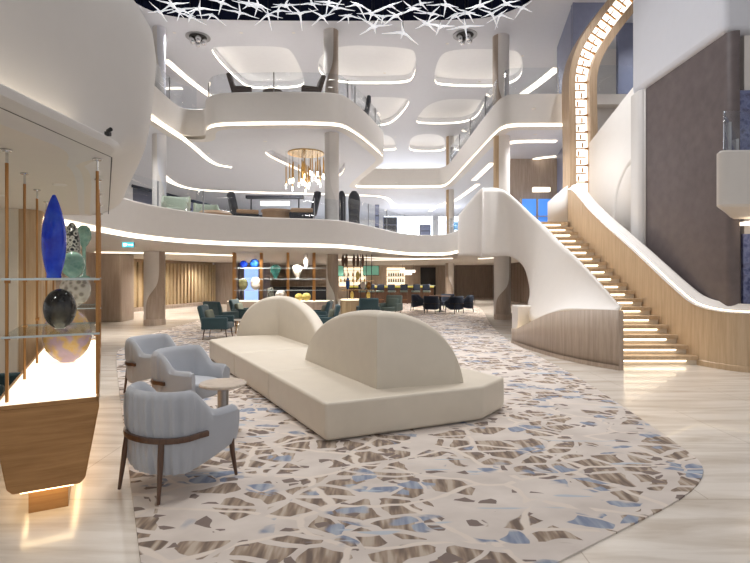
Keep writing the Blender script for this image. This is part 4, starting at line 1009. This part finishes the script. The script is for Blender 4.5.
# gold tube chandelier
pc = P(306, 166, 15.6*Q3)
ch = thing('tube_chandelier', 'gold tube chandelier hanging in the gallery ceiling recess', 'chandelier', (pc.x, pc.y, Z3B+.335))
ob('canopy', MB().lathe([(0, -.04), (.7, -.04), (.7, 0), (0, 0)], 28), 'gold', ch)
r = random.Random(3)
for k in range(30):
    a = r.random()*6.28; q = .85*math.sqrt(r.random()); l = r.uniform(.45, .75); z0 = -.12-r.random()*.55
    x, y = q*math.cos(a), q*math.sin(a)
    tt = ob('tube', MB().tube((x, y, z0), (x, y, z0-l), .022, n=8), 'gold', ch); ob('bulb', MB().tube((x, y, z0-l), (x, y, z0-l-.16), .018, n=8), 'lamp', tt); ob('cord', MB().tube((x, y, -.03), (x, y, z0), .004, n=5), 'black', tt)

# ------------------------------------------------------------------ deck three furniture
def swivel(label, loc, rz):
    t = thing('wing_armchair', label, 'chair', loc, rz, 'brown upper armchairs')
    ob('seat', MB().box((0, .05, .4), (.66, .66, .2)), 'brownfab', t, bevel=.06)
    ob('backrest', MB().box((0, -.32, .8), (.7, .16, .85), rx=R(16)), 'brownfab', t, bevel=.06)
    for s in (-1, 1): ob('armrest', MB().box((s*.36, .05, .58), (.1, .6, .28)), 'brownfab', t, bevel=.04)
    ob('base', MB().lathe([(.28, 0), (.28, .03), (.05, .05), (.05, .32)], 20), 'black', t)
    return t
w1 = swivel('brown wing armchair at the left of the upper bay', (-4.15, 15.7, Z3F), face(.95, .1))
w1.scale = (.92, .92, .86)
dup(w1, (-2.05, 15.7, Z3F), face(-.9, -.3), 'brown wing armchair at the right of the upper bay')
o = thing('side_table', 'small dark table between the brown armchairs of the upper bay', 'table', (-3.15, 15.4, Z3F))
ob('tabletop', MB().lathe([(0, .42), (.3, .42), (.3, .46), (0, .46)], 24), 'brownfab', o); ob('pedestal', MB().lathe([(.2, 0), (.18, .02), (.04, .04), (.04, .42)], 16), 'black', o)
o = thing('armchair', 'dark armchair at the right rear corner of the upper bay', 'chair', (-.55, 17.4, Z3F), face(-1, 0))
ob('seat', MB().box((0, .05, .35), (.65, .65, .25)), 'charcoal', o, bevel=.05); ob('backrest', MB().box((0, -.3, .68), (.65, .14, .6), rx=R(10)), 'charcoal', o, bevel=.05)
# mirrored spotlight clusters in the top ceiling
for x, y, lb in ((198, 37, 'mirrored spotlight cluster recessed in the upper left ceiling'), (465, 35, 'mirrored spotlight cluster recessed in the upper right ceiling')):
    a, b = W(x, y, ZC); t = thing('spotlight_cluster', lb, 'spotlight', (a, b, ZC))
    ob('ring', MB().lathe([(.3, -.01), (.42, -.02), (.42, .0), (.3, .0)], 32), 'steel', t)
    ob('dish', MB().lathe([(0, -.012), (.3, -.012), (.3, -.004), (0, -.004)], 32), 'dark', t)
    for k in range(4): ob('spot_head', MB().lathe([(0, -.26), (.07, -.24), (.11, -.12), (.08, -.02), (.03, -.01)], 16, (.18*math.cos(k*1.6+.3), .18*math.sin(k*1.6+.3), 0)), 'chrome', t)
# exit sign
p = P(128, 244, 12.2)
ex = thing('exit_sign', 'small teal lit exit sign under the deck two soffit', 'sign', (p.x, p.y, p.z-.02))
ob('housing', MB().box((0, .02, 0), (.3, .04, .14)), 'steel', ex); ob('face', MB().box((0, -.004, 0), (.28, .01, .12)), 'exitface', ex)
pic = MB().box((.06, -.011, 0), (.1, .006, .02))
pic.add([(.1, -.012, .035), (.13, -.012, 0), (.1, -.012, -.035)], [(0, 1, 2)]).box((-.08, -.011, 0), (.05, .006, .07)).box((-.03, -.011, .005), (.02, .006, .05), ry=.4)
ob('pictogram', pic, 'exitmark', ex); ob('hanger', MB().tube((0, .02, .07), (0, .02, Z2B-(p.z-.02)), .01, n=6), 'steel', ex)
# little black spot on the nose ledge
t = thing('ledge_spotlight', 'tiny black spotlight on the ledge of the white balcony nose', 'spotlight', (-1.72, 3.22, 2.51))
ob('body', MB().tube((0, 0, .03), (.03, -.02, .036), .013, n=10), 'black', t); ob('bracket', MB().box((0, 0, .012), (.03, .03, .024)), 'black', t)

# ------------------------------------------------------------------ downlights (fixtures with spot lamps, some added to brighten dim areas)
dl = None
def downlight(x, y, z, e, label, size=140, col=(1, .93, .85), blend=.9, r=.045):
    global dl
    if dl is None:
        dl = thing('downlight', label, 'downlight', (x, y, z), 0, 'recessed downlights')
        ob('trim_ring', MB().lathe([(.035, -.004), (.055, -.008), (.06, 0), (.035, 0)], 18), 'white', dl); ob('lens', MB().lathe([(0, -.003), (.036, -.003), (.036, 0), (0, 0)], 14), 'lamp', dl)
    else: dup(dl, (x, y, z), 0, label)
    L = bpy.data.lights.new('downlight_lamp', 'SPOT'); L.energy = e; L.spot_size = R(size); L.spot_blend = blend; L.shadow_soft_size = r; L.color = col
    lo = bpy.data.objects.new('downlight_lamp', L); COL.objects.link(lo); lo.location = (x, y, z-.03)
LB = {'h': 'recessed downlight in the hall soffit under deck two', 'n': 'recessed downlight in the soffit over the display counter', 'g': 'recessed downlight in the gallery ceiling under deck three', 't': 'recessed downlight in the top ceiling'}
for x, y in ((-7.3, 13.6), (-8.4, 19.5), (-6.6, 20.5), (-4.2, 17.0), (-2.6, 17.2), (-5.5, 24), (-2, 24), (1.5, 25), (4.2, 24), (-4, 29), (0, 29), (3.5, 29), (6.6, 26), (5.0, 22), (-9.9, 24.2), (-10.2, 22.2), (-9.2, 27), (6.5, 32), (1.6, 33.5), (-1.6, 33.5)):  # the ones by the slatted screen are added to brighten it
    downlight(x, y, Z2B, 330, LB['h'])
for x, y in ((-2.6, 2.9), (-2.9, 4.6), (-3.9, 5.2), (-4.3, 6.6)): downlight(x, y, Z2B, 28, LB['n'])
for x, y in ((-7, 14), (-6, 18), (-3.6, 16.4), (.2, 18.0), (-6, 30), (-2, 30), (2, 29), (-9, 22), (-3.5, 20.5), (1, 23.5), (-1, 24), (4, 21), (4.3, 16.2), (5.0, 15.6), (6.3, 16.5), (-6, 24), (4.2, 13.2)):  # far-back ones added as fill for the dark gallery walls
    downlight(x, y, Z3B, 260, LB['g'], col=(.97, .98, 1))
for x, y in ((-6.9, 17.2), (-4.6, 17.2), (-2.8, 17.2), (.5, 17.2), (2.6, 18.0), (5.6, 19.0), (-6, 30), (0, 34), (5, 34), (-8, 25), (-8.5, 12), (.4, 20.6), (1.2, 25.5), (1.2, 30), (-5, 22.5), (4.5, 21.5), (6.0, 12.2), (9.0, 15.0)):  # rearmost ones and the one behind the portal added as fill light
    downlight(x, y, ZC, 380, LB['t'], 130, (.98, .98, 1))

# added key light of the hall: spots without fixtures inside the star opening
for x, y in ((-4.5, 9), (-1.5, 8), (2, 8.5), (-4, 12), (0, 13), (3.2, 12), (0, 5)):
    L = bpy.data.lights.new('added_hall_key', 'SPOT'); L.energy = 900; L.spot_size = R(84); L.spot_blend = 1; L.shadow_soft_size = .6; L.color = (1, .96, .92)
    lo = bpy.data.objects.new('added_hall_key', L); COL.objects.link(lo); lo.location = (x, y, ZC+1.0)

for (x, y), tgt in (((-3.5, 9.5), (6.2, 9.8, 6.0)), ((-2.0, 6.0), (6.2, 10, 5.0))):  # extra spots without fixtures, added to brighten the right wall and upper mass
    L = bpy.data.lights.new('added_wall_fill', 'SPOT'); L.energy = 1100; L.spot_size = R(46); L.spot_blend = 1; L.shadow_soft_size = .5; L.color = (.97, .98, 1)
    lo = bpy.data.objects.new('added_wall_fill', L); COL.objects.link(lo); lo.location = (x, y, ZC+.6)
    lo.rotation_euler = (Vector(tgt)-lo.location).to_track_quat('-Z', 'Y').to_euler()
# ------------------------------------------------------------------ world, camera, view
w = bpy.data.worlds.new('World'); S.world = w; w.use_nodes = True
bg = w.node_tree.nodes['Background']; bg.inputs['Color'].default_value = (1, .985, .975, 1); bg.inputs['Strength'].default_value = .6
cam = bpy.data.cameras.new('camera'); co = bpy.data.objects.new('camera', cam); COL.objects.link(co); S.camera = co
co.location = (0, 0, HC); co.rotation_euler = (math.pi/2, 0, 0)
cam.sensor_width = 36; cam.lens = 24; cam.shift_y = -(281.5-HY)/750; cam.clip_start = .05; cam.clip_end = 200
S.view_settings.view_transform = 'Standard'; S.view_settings.look = 'None'; S.view_settings.gamma = 1; S.view_settings.exposure = .06
S.cycles.use_denoising = True
S.cycles.max_bounces = 8; S.cycles.diffuse_bounces = 4; S.cycles.transparent_max_bounces = 24
S.cycles.sample_clamp_indirect = 6
